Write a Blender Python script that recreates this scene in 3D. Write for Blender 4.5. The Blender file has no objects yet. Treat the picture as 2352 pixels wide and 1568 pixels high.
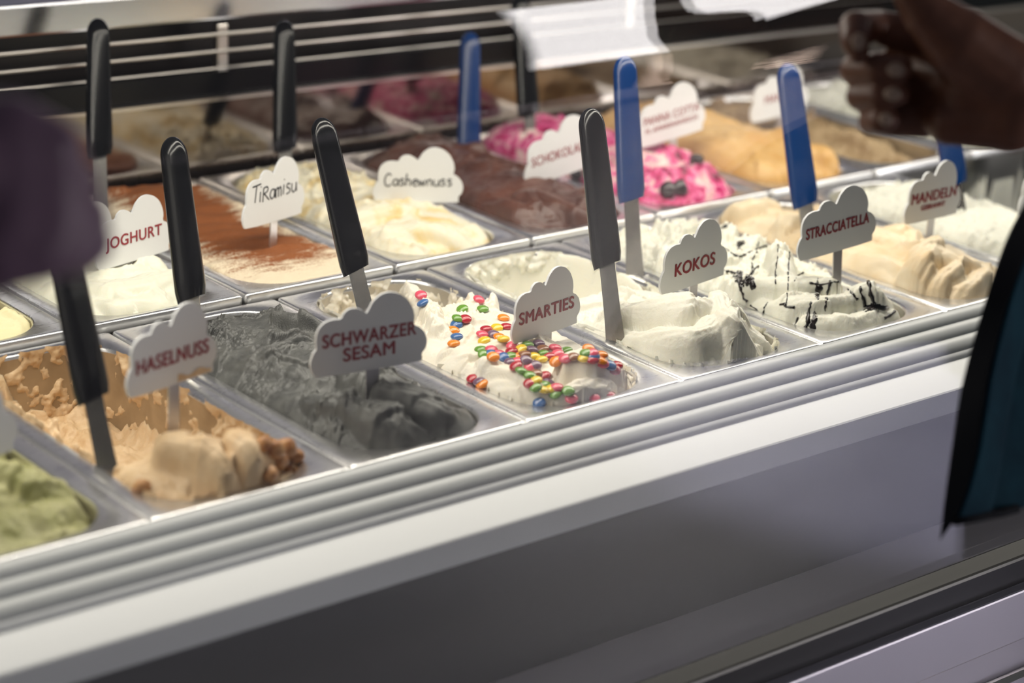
import bpy, bmesh, math, random
import numpy as np
from mathutils import Vector, Matrix
from mathutils.bvhtree import BVHTree

# ------------------------------------------------------------------ camera
SC = bpy.context.scene
COL = SC.collection
CAM = np.array([-0.69167, -1.19391, 0.62374])
YAW, PITCH, ROLL, FPX = 0.700481, 0.340438, 0.045298, 4978.63
def _axes():
    ca, sa, cb, sb = math.cos(YAW), math.sin(YAW), math.cos(PITCH), math.sin(PITCH)
    fw = np.array([sa*cb, ca*cb, -sb]); r = np.array([ca, -sa, 0.]); u = np.cross(r, fw)
    c, s = math.cos(ROLL), math.sin(ROLL)
    return c*r + s*u, c*u - s*r, fw
RT, UP, FW = _axes()
def ray(x, y):
    return (x-1176)/FPX*RT - (y-784)/FPX*UP + FW
def PX(x, y, d):                       # point seen at pixel (x, y), d metres in front of the lens
    return Vector(CAM + d*ray(x, y))
def on_z(x, y, z):
    r = ray(x, y); return CAM + (z-CAM[2])/r[2]*r
def on_y(x, y, Y):
    r = ray(x, y); return CAM + (Y-CAM[1])/r[1]*r
cd = bpy.data.cameras.new('camera'); cam = bpy.data.objects.new('camera', cd); COL.objects.link(cam)
M = Matrix.Identity(4)
for i in range(3):
    M[i][0], M[i][1], M[i][2], M[i][3] = RT[i], UP[i], -FW[i], CAM[i]
cam.matrix_world = M
cd.sensor_width = 36; cd.lens = FPX/2352*36; cd.clip_start = 0.05
cd.dof.use_dof = True; cd.dof.focus_distance = 1.87; cd.dof.aperture_fstop = 3.3
SC.camera = cam
vs = SC.view_settings
vs.view_transform = 'Standard'; vs.look = 'None'; vs.gamma = 1; vs.use_curve_mapping = False
vs.exposure = 0.0

# ------------------------------------------------------------------ world and lamps
W = bpy.data.worlds.new('hall_light'); SC.world = W; W.use_nodes = True
W.node_tree.nodes['Background'].inputs[0].default_value = (0.66, 0.66, 0.76, 1)
W.node_tree.nodes['Background'].inputs[1].default_value = 0.12
LED_POS = [(0.16, 0.46), (0.30, 0.46)]
for (ly, lz), pw in zip(LED_POS, (6.7, 6.7)):
    ld = bpy.data.lights.new('led_strip_light', 'AREA'); ld.shape = 'RECTANGLE'
    ld.size = 2.6; ld.size_y = 0.03; ld.energy = pw; ld.color = (1.0, 0.93, 0.81)
    lo = bpy.data.objects.new('led_strip_light', ld); COL.objects.link(lo)
    lo.location = (0.7, ly, lz)

sd_ = bpy.data.lights.new('added_floor_fill_light', 'SPOT'); sd_.energy = 900; sd_.spot_size = math.radians(36); sd_.spot_blend = .5  # unseen source, added to brighten the floor mirrored in the case front
sd_.color = (.80, .78, 1.0); sd_.shadow_soft_size = .06
so_ = bpy.data.objects.new('added_floor_fill_light', sd_); COL.objects.link(so_); so_.location = (2.75, -1.75, 1.85)

# ------------------------------------------------------------------ materials
def mat(name, col, rough=0.5, metal=0.0, sss=0.0, spec=0.5, emis=None, coat=0.0):
    m = bpy.data.materials.new(name); m.use_nodes = True
    b = m.node_tree.nodes['Principled BSDF']
    b.inputs['Base Color'].default_value = (*col, 1); b.inputs['Roughness'].default_value = rough
    b.inputs['Metallic'].default_value = metal; b.inputs['Specular IOR Level'].default_value = spec
    if sss:
        b.inputs['Subsurface Weight'].default_value = sss
        b.inputs['Subsurface Radius'].default_value = (1, .8, .55)
        b.inputs['Subsurface Scale'].default_value = 0.003
    if coat:
        b.inputs['Coat Weight'].default_value = coat; b.inputs['Coat Roughness'].default_value = 0.08
    if emis:
        b.inputs['Emission Color'].default_value = (*emis[0], 1); b.inputs['Emission Strength'].default_value = emis[1]
    return m
def nodes(m): return m.node_tree.nodes, m.node_tree.links, m.node_tree.nodes['Principled BSDF']
def add_noise(m, scale, detail=4, rough=0.55, dist=0.0, vec=None, stretch=None):
    n, l, b = nodes(m)
    tc = n.new('ShaderNodeTexCoord'); t = n.new('ShaderNodeTexNoise')
    src = tc.outputs['Object']
    if stretch:
        mp = n.new('ShaderNodeMapping'); mp.inputs['Scale'].default_value = stretch
        l.new(src, mp.inputs['Vector']); src = mp.outputs['Vector']
    l.new(src, t.inputs['Vector'])
    t.inputs['Scale'].default_value = scale; t.inputs['Detail'].default_value = detail
    t.inputs['Roughness'].default_value = rough; t.inputs['Distortion'].default_value = dist
    return t
def add_bump(m, scale, strength, dist=0.001, detail=4, stretch=None):
    n, l, b = nodes(m); t = add_noise(m, scale, detail, stretch=stretch)
    bp = n.new('ShaderNodeBump'); bp.inputs['Strength'].default_value = strength; bp.inputs['Distance'].default_value = dist
    l.new(t.outputs['Fac'], bp.inputs['Height']); l.new(bp.outputs['Normal'], b.inputs['Normal'])
    return m
def color_mix(m, stops, scale, detail=3, dist=0.0, stretch=None, rough=.55):
    n, l, b = nodes(m); t = add_noise(m, scale, detail, rough, dist, stretch=stretch)
    r = n.new('ShaderNodeValToRGB'); el = r.color_ramp.elements
    el[0].position, el[0].color = stops[0][0], (*stops[0][1], 1)
    el[1].position, el[1].color = stops[-1][0], (*stops[-1][1], 1)
    for p, c in stops[1:-1]:
        e = el.new(p); e.color = (*c, 1)
    l.new(t.outputs['Fac'], r.inputs['Fac']); l.new(r.outputs['Color'], b.inputs['Base Color'])
    return m
def steel(name, col=(.62, .62, .63), rough=.27, stretch=(1, 1, 1), var=.06):
    m = mat(name, col, rough, 1.0)
    n, l, b = nodes(m); t = add_noise(m, 18, 3, stretch=stretch)
    mr = n.new('ShaderNodeMapRange'); mr.inputs['To Min'].default_value = rough-var*.5; mr.inputs['To Max'].default_value = rough+var
    l.new(t.outputs['Fac'], mr.inputs['Value']); l.new(mr.outputs['Result'], b.inputs['Roughness'])
    return m
def gel(name, col, rough=.45, sss=.35, bump=.35, bs=420, spec=.35, coat=0):
    m = mat(name, col, rough, 0, sss, spec, coat=coat); add_bump(m, bs, bump, .0012); return m

MT = {}
MT['tub'] = steel('brushed_steel_tub', (.86, .86, .86), .27, (4, 30, 4))
MT['basin'] = steel('dull_steel_basin', (.60, .58, .55), .34, (20, 3, 20))
MT['rail_white'] = mat('white_plastic_profile', (.46, .48, .49), .34, 0, 0, .5)
MT['ledge_white'] = mat('white_enamel_ledge', (.66, .68, .70), .30, 0, 0, .5)
MT['panel'] = mat('grey_satin_panel', (.13, .13, .135), .30, .2)
MT['seal'] = mat('black_rubber', (.008, .008, .009), .35)
MT['base_rail'] = steel('brushed_base_rail', (.60, .58, .66), .42, (1, 60, 60)); nodes(MT['base_rail'])[2].inputs['Metallic'].default_value = .6
MT['black'] = mat('black_glossy_panel', (.004, .004, .005), .22, 0, 0, .2)
MT['smoke'] = mat('smoked_back_panel', (.012, .009, .008), .30, 0, 0, .35)
MT['rail'] = steel('satin_rail', (.70, .66, .62), .30)
MT['shelf'] = steel('stainless_worktop', (.62, .63, .68), .18, (2, 40, 40))
MT['mirror'] = mat('polished_back_mirror', (.36, .32, .29), .10, 1.0)
MT['mirror_edge'] = mat('mirror_edge', (.7, .7, .7), .3, .6)
MT['handle_black'] = mat('black_handle_plastic', (.006, .0065, .0075), .15, 0, 0, .32)
MT['handle_blue'] = mat('blue_handle_plastic', (.005, .034, .145), .22, 0, 0, .5)
MT['blade'] = steel('blade_steel', (.52, .50, .46), .24, (6, 6, 1), .03)
MT['sign'] = add_bump(mat('white_sign_lacquer', (.76, .77, .78), .38), 900, .05)
MT['sign_edge'] = mat('sign_edge', (.5, .5, .5), .5)
MT['red_print'] = mat('dark_red_print', (.29, .016, .026), .5)
MT['ink'] = mat('black_marker_ink', (.008, .010, .016), .5)
MT['stem'] = steel('sign_stem_steel', (.55, .53, .55), .3)
MT['floor'] = color_mix(mat('hall_floor', (.5, .5, .52), .4), [(.3, (.46, .45, .50)), (.7, (.54, .53, .58))], 6)
MT['wall'] = mat('hall_wall', (.74, .72, .82), .8)
MT['window'] = mat('daylight_window', (.8, .8, .8), .5, emis=((1.0, .95, .94), 13.0))
MT['blind'] = mat('beige_blind', (.75, .62, .52), .6, emis=((1.0, .74, .60), 5.5))
MT['frame'] = mat('window_frame', (.10, .10, .13), .5)
MT['housing'] = mat('lamp_housing', (.7, .7, .7), .4, .6)
MT['diffuser'] = mat('lamp_diffuser', (.9, .9, .9), .4, emis=((1, .95, .86), 8.0))

# ------------------------------------------------------------------ mesh helpers
def link(name, me, m=None, parent=None, smooth=True):
    if m is not None: me.materials.append(m)
    o = bpy.data.objects.new(name, me); COL.objects.link(o)
    if smooth: me.shade_smooth()
    if parent is not None: o.parent = parent
    return o
def mesh(verts, faces, name='mesh'):
    me = bpy.data.meshes.new(name); me.from_pydata([tuple(map(float, v)) for v in verts], [], faces); me.update(); return me
def bm_obj(name, bm, m, parent=None, smooth=False):
    me = bpy.data.meshes.new(name); bm.normal_update(); bm.to_mesh(me); bm.free()
    return link(name, me, m, parent, smooth)
def thing(name, label, cat, loc=(0, 0, 0), group=None):
    o = bpy.data.objects.new(name, None); COL.objects.link(o); o.location = loc; o.empty_display_size = .02
    return tag(o, label, cat, group)
def tag(o, label, cat, group=None, kind=None):
    o['label'] = label; o['category'] = cat
    if group: o['group'] = group
    if kind: o['kind'] = kind
    return o
def box(name, x0, x1, y0, y1, z0, z1, m, parent=None, bev=0.0):
    bm = bmesh.new(); bmesh.ops.create_cube(bm, size=1)
    for v in bm.verts:
        v.co = Vector(((x0+x1)/2+v.co.x*(x1-x0), (y0+y1)/2+v.co.y*(y1-y0), (z0+z1)/2+v.co.z*(z1-z0)))
    if bev: bmesh.ops.bevel(bm, geom=bm.edges[:], offset=bev, segments=2, affect='EDGES', profile=.5)
    return bm_obj(name, bm, m, parent)
def extrude_x(name, prof, x0, x1, m, parent=None, closed=True, smooth=False):
    n = len(prof); v = [(x0, y, z) for y, z in prof] + [(x1, y, z) for y, z in prof]
    f = [(i, (i+1) % n, n+(i+1) % n, n+i) for i in range(n if closed else n-1)]
    if closed: f += [tuple(range(n))[::-1], tuple(range(n, 2*n))]
    me = mesh(v, f, name)
    bm = bmesh.new(); bm.from_mesh(me); bmesh.ops.recalc_face_normals(bm, faces=bm.faces[:]); bm.to_mesh(me); bm.free()
    o = link(name, me, m, parent, False)
    if smooth: me.shade_smooth(); me.set_sharp_from_angle(angle=math.radians(35))
    return o
def tube_bm(bm, pts, r, seg=8, caps=True):
    pts = [Vector(p) for p in pts]; rings = []
    rs = r if isinstance(r, (list, tuple)) else [r]*len(pts)
    for i, p in enumerate(pts):
        t = (pts[min(i+1, len(pts)-1)]-pts[max(i-1, 0)]).normalized()
        a = t.orthogonal().normalized() if i == 0 else (a-t*a.dot(t)).normalized()
        b = t.cross(a)
        rings.append([bm.verts.new(p+(a*math.cos(2*math.pi*k/seg)+b*math.sin(2*math.pi*k/seg))*rs[i]) for k in range(seg)])
    for i in range(len(rings)-1):
        for k in range(seg):
            bm.faces.new((rings[i][k], rings[i][(k+1) % seg], rings[i+1][(k+1) % seg], rings[i+1][k]))
    if caps:
        bm.faces.new(rings[0][::-1]); bm.faces.new(rings[-1])

# ------------------------------------------------------------------ the setting
X0, X1 = -0.75, 2.3
FLOOR_Z = -0.95
o = box('floor', -6, 9, -6, 5, FLOOR_Z-.05, FLOOR_Z, MT['floor']); tag(o, 'pale grey shop floor below the counter', 'floor', kind='structure')
o = box('wall_back', -6, 9, 3.2, 3.3, FLOOR_Z, 2.2, MT['wall']); tag(o, 'plain wall far behind the ice cream counter', 'wall', kind='structure')

# ------------------------------------------------------------------ the display case
CASE = thing('display_case', 'long refrigerated glass-fronted ice cream display case with white ledge', 'display case', (0.7, .3, FLOOR_Z))
CI = Matrix.Translation((0.7, .3, FLOOR_Z)).inverted()
def case_part(o):
    mw = o.matrix_world.copy(); o.parent = CASE; o.matrix_parent_inverse = CI; return o
def nose(p0, p1, k=10):                  # a quarter-round step from p0 (flat top) to p1 (upright front)
    out = []
    for i in range(k+1):
        a_ = math.pi/2*i/k; out.append((p0[0]+(p1[0]-p0[0])*math.sin(a_), p1[1]+(p0[1]-p1[1])*math.cos(a_)))
    return out
seams = [(-.0010, -.0005), (-.0119, -.0080), (-.0232, -.0160), (-.0353, -.0244)]
for i in range(3):
    a, b = seams[i], seams[i+1]
    pr = nose((a[0], a[1]+.0010), (b[0]-.0012, b[1]-.0012))
    pr += [(b[0]-.0012, b[1]-.010), (a[0], a[1]-.016)]
    case_part(extrude_x('ledge_ridge', pr, X0, X1, MT['rail_white'], smooth=True))
pr = nose((-.0345, -.0236), (-.0404, -.0292)) + [(-.0404, -.036), (-.035, -.036)]
case_part(extrude_x('ledge_bead', pr, X0, X1, MT['ledge_white'], smooth=True))
case_part(extrude_x('front_ledge', [(-.0404, -.0292), (-.0700, -.0402), (-.0713, -.0412), (-.0716, -.0430), (-.0716, -.062), (-.0404, -.062)], X0, X1, MT['ledge_white']))
case_part(box('front_panel', X0, X1, -.064, -.050, -.60, -.050, MT['panel']))
case_part(box('glass_seal', X0, X1, -.186, -.160, -.178, -.150, MT['seal'], bev=.003))
case_part(box('base_rail', X0, X1, -.196, -.060, -.226, -.176, MT['base_rail'], bev=.002))
case_part(box('lower_panel', X0, X1, -.184, -.060, FLOOR_Z+.08, -.226, MT['base_rail']))
case_part(extrude_x('lower_trim', [(-.190, -.262), (-.194, -.266), (-.190, -.270), (-.184, -.268), (-.184, -.264)], X0, X1, MT['rail']))
case_part(box('plinth', X0+.05, X1-.05, -.12, .9, FLOOR_Z, FLOOR_Z+.10, MT['seal']))
case_part(box('well_floor', X0, X1, -.05, .76, -.22, -.20, MT['seal']))
# rear of the case: polished back plate, black band, three rails, worktop
RB = 0.748
def rear(o):
    case_part(o); return o
TILT = -.0148
def tilt(o):
    for v in o.data.vertices: v.co.z += TILT*(v.co.x-.27)
    return rear(o)
tilt(box('back_mirror', X0, X1, RB, RB+.006, -.06, .0825, MT['mirror']))
tilt(box('mirror_edge_strip', X0, X1, RB-.001, RB+.007, .0825, .0862, MT['rail']))
tilt(box('black_band', X0, X1, RB+.008, RB+.02, -.05, .112, MT['black']))
tilt(box('back_panel', X0, X1, RB+.075, RB+.09, .05, .20, MT['smoke']))
for z in (.1105, .1293, .1480):
    bm = bmesh.new(); tube_bm(bm, [(X0, .776, z), (X1, .776, z)], .0024, 10)
    tilt(bm_obj('guard_rail', bm, MT['rail'], smooth=True))
for x in (-.05, .545, 1.14, 1.73):
    tilt(box('rail_bracket', x-.007, x+.007, .778, .790, .10, .158, MT['rail'], bev=.002))
tilt(box('rear_worktop', X0, X1, .772, 1.25, .1640, .1970, MT['shelf'], bev=.003))
tilt(box('worktop_support', X0, X1, .83, 1.2, -.6, .163, MT['seal']))
# glass front: upright pane bending back over the tubs
prof = [(-.172, -.165)]
for i in range(1, 8): prof.append((-.172+.004*i/7, -.165+(.295+.165)*i/7))
cy, cz, R0 = -.168+.30, .295, .30
for i in range(1, 22):
    a = math.radians(62*i/21); prof.append((cy-R0*math.cos(a), cz+R0*math.sin(a)))
T = .006
inner = []
for i, (y, z) in enumerate(prof):
    q0 = prof[max(i-1, 0)]; q1 = prof[min(i+1, len(prof)-1)]
    d = Vector((q1[0]-q0[0], q1[1]-q0[1])).normalized(); inner.append((y+d.y*T, z-d.x*T))
gm = bpy.data.materials.new('clear_case_glass'); gm.use_nodes = True
n, l = gm.node_tree.nodes, gm.node_tree.links; n.clear()
out = n.new('ShaderNodeOutputMaterial'); mx = n.new('ShaderNodeMixShader'); tr = n.new('ShaderNodeBsdfTransparent')
gl = n.new('ShaderNodeBsdfGlossy'); gl.inputs['Roughness'].default_value = 0.0
geo = n.new('ShaderNodeNewGeometry'); dt = n.new('ShaderNodeVectorMath'); dt.operation = 'DOT_PRODUCT'
l.new(geo.outputs['Normal'], dt.inputs[0]); l.new(geo.outputs['Incoming'], dt.inputs[1])
def gmath(op, a_, b_=0.0):
    q = n.new('ShaderNodeMath'); q.operation = op
    for i_, s_ in enumerate((a_, b_)):
        if isinstance(s_, (int, float)): q.inputs[i_].default_value = s_
        else: l.new(s_, q.inputs[i_])
    return q.outputs[0]
fr = gmath('ADD', .04, gmath('MULTIPLY', .96, gmath('POWER', gmath('SUBTRACT', 1.0, gmath('ABSOLUTE', dt.outputs['Value'])), 5.0)))   # Schlick reflectance of plain glass
tr.inputs[0].default_value = (.985, .99, .988, 1)
l.new(fr, mx.inputs[0]); l.new(tr.outputs[0], mx.inputs[1]); l.new(gl.outputs[0], mx.inputs[2]); l.new(mx.outputs[0], out.inputs[0])
case_part(extrude_x('front_glass', prof + inner[::-1], X0, X1, gm, smooth=True))
# lamp bars under the (unseen) canopy
for (ly, lz) in LED_POS:
    case_part(box('lamp_bar', X0, X1, ly-.022, ly+.022, lz+.004, lz+.03, MT['housing'], bev=.003))
for x in (X0+.01, X1-.01):
    case_part(box('end_post', x-.01, x+.01, -.165, .76, -.2, .47, MT['housing']))

SP = thing('added_floor_fill_fixture', 'unseen fixture of the light added to brighten the floor on the right', 'lamp', (2.75, -1.75, 1.86))  # made-up housing and rod around the added floor light
bm = bmesh.new(); bmesh.ops.create_cone(bm, cap_ends=True, segments=24, radius1=.09, radius2=.06, depth=.14, matrix=Matrix.Translation((0, 0, .09))); bm_obj('housing', bm, MT['seal'], SP, True)
bm = bmesh.new(); tube_bm(bm, [(0, 0, .15), (0, 0, .6)], .012, 10); bm_obj('drop_rod', bm, MT['seal'], SP, True)
# window of the hall, behind the photographer, mirrored in the bent glass
WN = thing('window_1', 'bright hall window behind the photographer', 'window', (5.0, -5.0, .3)); WN['kind'] = 'structure'
def wpart(nm, x0, x1, z0, z1, m, y0=-5.0, y1=-4.98):
    o = box(nm, x0, x1, y0, y1, z0, z1, m); o.parent = WN; o.matrix_parent_inverse = Matrix.Translation((-5.0, 5.0, -.3)); return o
WX0, WX1, WZ0, WZ1 = 4.05, 6.25, .02, 1.55
wpart('pane', WX0, WX1, WZ0, WZ1, MT['window'])
for x in (WX0, WX1): wpart('window_bar', x-.04, x+.04, WZ0, WZ1, MT['frame'], -4.99, -4.93)
for z in (WZ0, WZ1): wpart('window_bar', WX0-.04, WX1+.04, z-.02, z+.02, MT['frame'], -4.99, -4.93)
for k in range(10): wpart('shutter_slat', 4.72, 5.62, -.74+.075*k, -.74+.075*k+.052, MT['blind'])

# ------------------------------------------------------------------ noise
def vnoise(x, y, seed=0):
    xi = np.floor(x).astype(np.int64); yi = np.floor(y).astype(np.int64); xf, yf = x-xi, y-yi
    def h(i, j):
        k = (i*374761393+j*668265263+seed*1442695041) & 0xffffffff
        k = ((k ^ (k >> 13))*1274126177) & 0xffffffff
        return ((k ^ (k >> 16)) & 0xffff)/65535.0
    u = xf*xf*xf*(xf*(xf*6-15)+10); v = yf*yf*yf*(yf*(yf*6-15)+10)
    a = h(xi, yi)*(1-u)+h(xi+1, yi)*u; b = h(xi, yi+1)*(1-u)+h(xi+1, yi+1)*u
    return (a*(1-v)+b*v)*2-1
def fbm(x, y, seed=0, oc=4, g=.5):
    s = np.zeros_like(x); a = 1.0; f = 1.0
    for o_ in range(oc):
        s += a*vnoise(x*f+17.3*o_, y*f-9.1*o_, seed+o_*7); a *= g; f *= 2.03
    return s

# ------------------------------------------------------------------ tubs
PITCHX, TL, GAP, BX0, BZ = .168, .360, .006, .14176-.168, .005
OU0, OU1, OV0, OV1, OR = .018, .150, .012, .348, .046     # opening of a tub in its own metres
TUBZ = -.125
def rrect(u0, u1, v0, v1, r, k=8):
    pts = []
    for cx, cy_, a0 in ((u1-r, v0+r, -90), (u1-r, v1-r, 0), (u0+r, v1-r, 90), (u0+r, v0+r, 180)):
        for i in range(k+1):
            a = math.radians(a0+90*i/k); pts.append((cx+r*math.cos(a), cy_+r*math.sin(a)))
    return pts
def build_tub_meshes():
    W2, e = PITCHX-.0032, .0016
    # rim: flat flange with turned-down lip and rounded fall into the opening
    loops = []
    k = 8
    loops.append((rrect(e, e+W2, .001, TL-.001, .004, k), -.010))
    loops.append((rrect(e, e+W2, .001, TL-.001, .004, k), -.0022))
    loops.append((rrect(e+.0007, e+W2-.0007, .0017, TL-.0017, .004, k), -.0006))
    loops.append((rrect(e+.0022, e+W2-.0022, .0032, TL-.0032, .004, k), 0))
    loops.append((rrect(OU0-.002, OU1+.002, OV0-.002, OV1+.002, OR+.002, k), -.0006))
    loops.append((rrect(OU0-.0006, OU1+.0006, OV0-.0006, OV1+.0006, OR+.0006, k), -.0016))
    loops.append((rrect(OU0, OU1, OV0, OV1, OR, k), -.004))
    v, f = [], []
    for lp, z in loops: v += [(x, y, z) for x, y in lp]
    n = len(loops[0][0])
    for i in range(len(loops)-1):
        for j in range(n): f.append((i*n+j, i*n+(j+1) % n, (i+1)*n+(j+1) % n, (i+1)*n+j))
    rim = mesh(v, f, 'rim'); rim.shade_smooth(); rim.materials.append(MT['tub'])
    loops = [(rrect(OU0, OU1, OV0, OV1, OR, k), -.004), (rrect(OU0+.001, OU1-.001, OV0+.001, OV1-.001, OR, k), TUBZ+.012),
             (rrect(OU0+.004, OU1-.004, OV0+.004, OV1-.004, OR-.003, k), TUBZ+.003), (rrect(OU0+.012, OU1-.012, OV0+.012, OV1-.012, OR-.010, k), TUBZ)]
    v, f = [], []
    for lp, z in loops: v += [(x, y, z) for x, y in lp]
    for i in range(len(loops)-1):
        for j in range(n): f.append((i*n+j, i*n+(j+1) % n, (i+1)*n+(j+1) % n, (i+1)*n+j))
    f.append(tuple(range((len(loops)-1)*n, len(loops)*n)))
    bas = mesh(v, f, 'basin'); bas.shade_smooth(); bas.set_sharp_from_angle(angle=math.radians(50)); bas.materials.append(MT['basin'])
    return rim, bas
RIM, BASIN = build_tub_meshes()
def tub_origin(row, i):
    return Vector((i*PITCHX, 0, 0)) if row == 0 else Vector((BX0+i*PITCHX, TL+GAP, BZ))
def tub(row, i, desc, film=None):
    o0 = tub_origin(row, i)
    t = thing('gelato_tub', desc, 'tub', o0, 'steel tubs in the %s row' % ('front' if row == 0 else 'rear'))
    for nm, me in (('rim', RIM), ('basin', BASIN)):
        o = bpy.data.objects.new(nm, me); COL.objects.link(o); o.parent = t
        if film and nm == 'basin': o.data = film
    return t

# ------------------------------------------------------------------ ice cream masses
def stroke_h(U, V, pts, w, c, flute=0, fw=6.0, wob=0, seed=0, taper=True, asym=1):
    """height (mm) of a spatula fold running along pts [(u, v, z)] in mm."""
    best = np.full(U.shape, -400.0); L = 0
    seg = []
    for a, b in zip(pts[:-1], pts[1:]):
        d = math.hypot(b[0]-a[0], b[1]-a[1]); seg.append((a, b, L, d)); L += d
    bd = np.full(U.shape, 1e9); S = np.zeros(U.shape); Z = np.zeros(U.shape); D = np.zeros(U.shape)
    for a, b, l0, d in seg:
        if d < 1e-6: continue
        tx, ty = (b[0]-a[0])/d, (b[1]-a[1])/d
        t = np.clip(((U-a[0])*tx+(V-a[1])*ty), 0, d)
        dx, dy = U-(a[0]+tx*t), V-(a[1]+ty*t); dist = np.hypot(dx, dy)
        m = dist < bd
        bd = np.where(m, dist, bd); S = np.where(m, l0+t, S); Z = np.where(m, a[2]+(b[2]-a[2])*t/d, Z)
        D = np.where(m, np.sign(dx*ty-dy*tx)*dist, D)
    ww = w*(1+.16*np.sin(S/9.0+seed)) if wob else w
    if taper: ww = ww*(.72+.28*np.sin(np.pi*np.clip(S/max(L, 1e-6), 0.08, .92)))
    e = bd/ww*np.where(D*asym > 0, 1.55, .85)
    h = np.where(e < 1, Z-c+c*np.sqrt(np.maximum(0, 1-e**2.0)), Z-c-(e-1)*w*2.2)
    if flute: h = h+np.where(e < 1, flute*np.sin(2*np.pi*D/fw+np.sin(S/11+seed))*(1-e**2), 0)
    return h
def smear_h(U, V, H, seed, n, c, w, ang, ln, reg):
    """thin overlapping spatula layers laid on the surface: a slow rise and one torn, steep edge each."""
    rd_ = random.Random(seed)
    for q in range(n):
        cu, cv = rd_.uniform(reg[0], reg[1]), rd_.uniform(reg[2], reg[3]); a = math.radians(rd_.uniform(*ang)); L = rd_.uniform(*ln)
        ww = rd_.uniform(*w); cc = rd_.uniform(*c); bend = rd_.uniform(-.9, .9)/L; sg = rd_.choice((-1, 1))
        x, y = U-cu, V-cv; s_ = x*math.cos(a)+y*math.sin(a); d_ = -x*math.sin(a)+y*math.cos(a)-bend*s_*s_
        d_ = (d_+2.2*fbm(s_/9, d_/40+q, seed+q, 3))*sg/ww; e2 = np.abs(s_)/(L*.5)
        p = np.where(d_ < .8, np.clip((d_+1)/1.8, 0, 1)**1.4, np.clip((1-d_)/.2, 0, 1))
        H = H+cc*p*np.clip((1-e2)/.35, 0, 1)*(np.abs(d_) <= 1)
    return H
def smax(a, b, k):
    if k <= 0: return np.maximum(a, b)
    h = np.clip(.5+.5*(a-b)/k, 0, 1); return b*(1-h)+a*h+k*h*(1-h)
def lattice(U, V, rows, cols_u, grid):
    g = np.array(grid, float); rv = np.array(rows, float); cu = np.array(cols_u, float)
    def w(x, k):
        i = np.clip(np.searchsorted(k, x)-1, 0, len(k)-2); t = np.clip((x-k[i])/(k[i+1]-k[i]), 0, 1); t = t*t*(3-2*t); return i, t
    iv, tv = w(V, rv); iu, tu = w(U, cu)
    return (g[iv, iu]*(1-tu)+g[iv, iu+1]*tu)*(1-tv)+(g[iv+1, iu]*(1-tu)+g[iv+1, iu+1]*tu)*tv
HF = {}
def gelato(key, row, i, base, strokes, m, label, res=1.3, k=1.6, noise=(2.0, 28, 3), fine=(.35, 4.0), crumb=None, edge=9, seed=1, post=None, warp=4.0, smear=(26, (1.5, 5), (7, 17), (-60, 70), (30, 90))):
    o0 = tub_origin(row, i)
    u0, u1, v0, v1, r = OU0*1e3+.4, OU1*1e3-.4, OV0*1e3+.4, OV1*1e3-.4, OR*1e3
    nu, nv = int((u1-u0)/res)+1, int((v1-v0)/res)+1
    Sg, V = np.meshgrid(np.linspace(-1, 1, nu), np.linspace(v0, v1, nv))
    ce = np.maximum(0, np.maximum(v0+r-V, V-(v1-r)))                     # rows inside the rounded corners are narrower
    half = (u1-u0)/2-r+np.sqrt(np.maximum(0, r*r-ce*ce)); U = (u0+u1)/2+Sg*half
    cx = np.clip(U, u0+r, u1-r); cy_ = np.clip(V, v0+r, v1-r); dx, dy = U-cx, V-cy_
    wall = np.where((dx != 0) & (dy != 0), r-np.hypot(dx, dy), np.minimum(np.minimum(U-u0, u1-U), np.minimum(V-v0, v1-V)))
    wall = np.maximum(wall, 0)
    Uw = U+warp*fbm(U/34, V/34, seed+3, 2); Vw = V+warp*fbm(U/34+50, V/34, seed+5, 2)
    H = lattice(U, V, *base)
    H = H+noise[0]*fbm(Uw/noise[1], Vw/noise[1], seed, noise[2])
    for s in strokes:
        pts = []
        for q in s['p']:
            if s.get('px', True):
                wpt = on_z(q[0], q[1], o0.z+q[2]*1e-3); pts.append(((wpt[0]-o0.x)*1e3, (wpt[1]-o0.y)*1e3, q[2]))
            else: pts.append(q)
        H = smax(H, stroke_h(Uw, Vw, pts, s['w'], s.get('c', s['w']*.8), s.get('fl', .45), s.get('fw', 6), True, s.get('seed', seed), asym=s.get('as', 1)), s.get('k', k))
    if smear: H = smear_h(Uw, Vw, H, seed+100, *smear, (u0, u1, v0, v1))
    H = H-edge*(1-np.clip(wall/(edge*1.4+.01), 0, 1))**2
    if post is not None: H = post(U, V, H, wall)
    H = H+fine[0]*fbm(U/fine[1], V/fine[1], seed+11, 3)
    if crumb is not None:
        c = crumb(U, V, H, wall); H = H+c*(np.abs(fbm(U/5.0, V/5.0, seed+21, 4, .6))*2.0-.6)
    H = np.maximum(H, TUBZ*1e3+1)
    verts = np.stack([U.ravel()*1e-3, V.ravel()*1e-3, H.ravel()*1e-3], 1)
    idx = np.arange(nu*nv).reshape(nv, nu)
    faces = np.stack([idx[:-1, :-1], idx[:-1, 1:], idx[1:, 1:], idx[1:, :-1]], -1).reshape(-1, 4).tolist()
    ring = list(idx[0, :]) + list(idx[1:, -1]) + list(idx[-1, -2::-1]) + list(idx[-2:0:-1, 0])
    b0 = len(verts); low = verts[ring].copy(); low[:, 2] = np.minimum(low[:, 2]-.004, TUBZ+.012)
    verts = np.vstack([verts, low]); n_ = len(ring)
    faces += [[ring[(j+1) % n_], ring[j], b0+j, b0+(j+1) % n_] for j in range(n_)]
    me = bpy.data.meshes.new('gelato'); me.from_pydata(verts.tolist(), [], faces); me.update()
    o = link('gelato', me, m); o.location = o0
    tag(o, label, 'ice cream')
    HF[key] = (o, BVHTree.FromPolygons([Vector(v)+o0 for v in verts.tolist()], faces))
    return o
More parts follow.
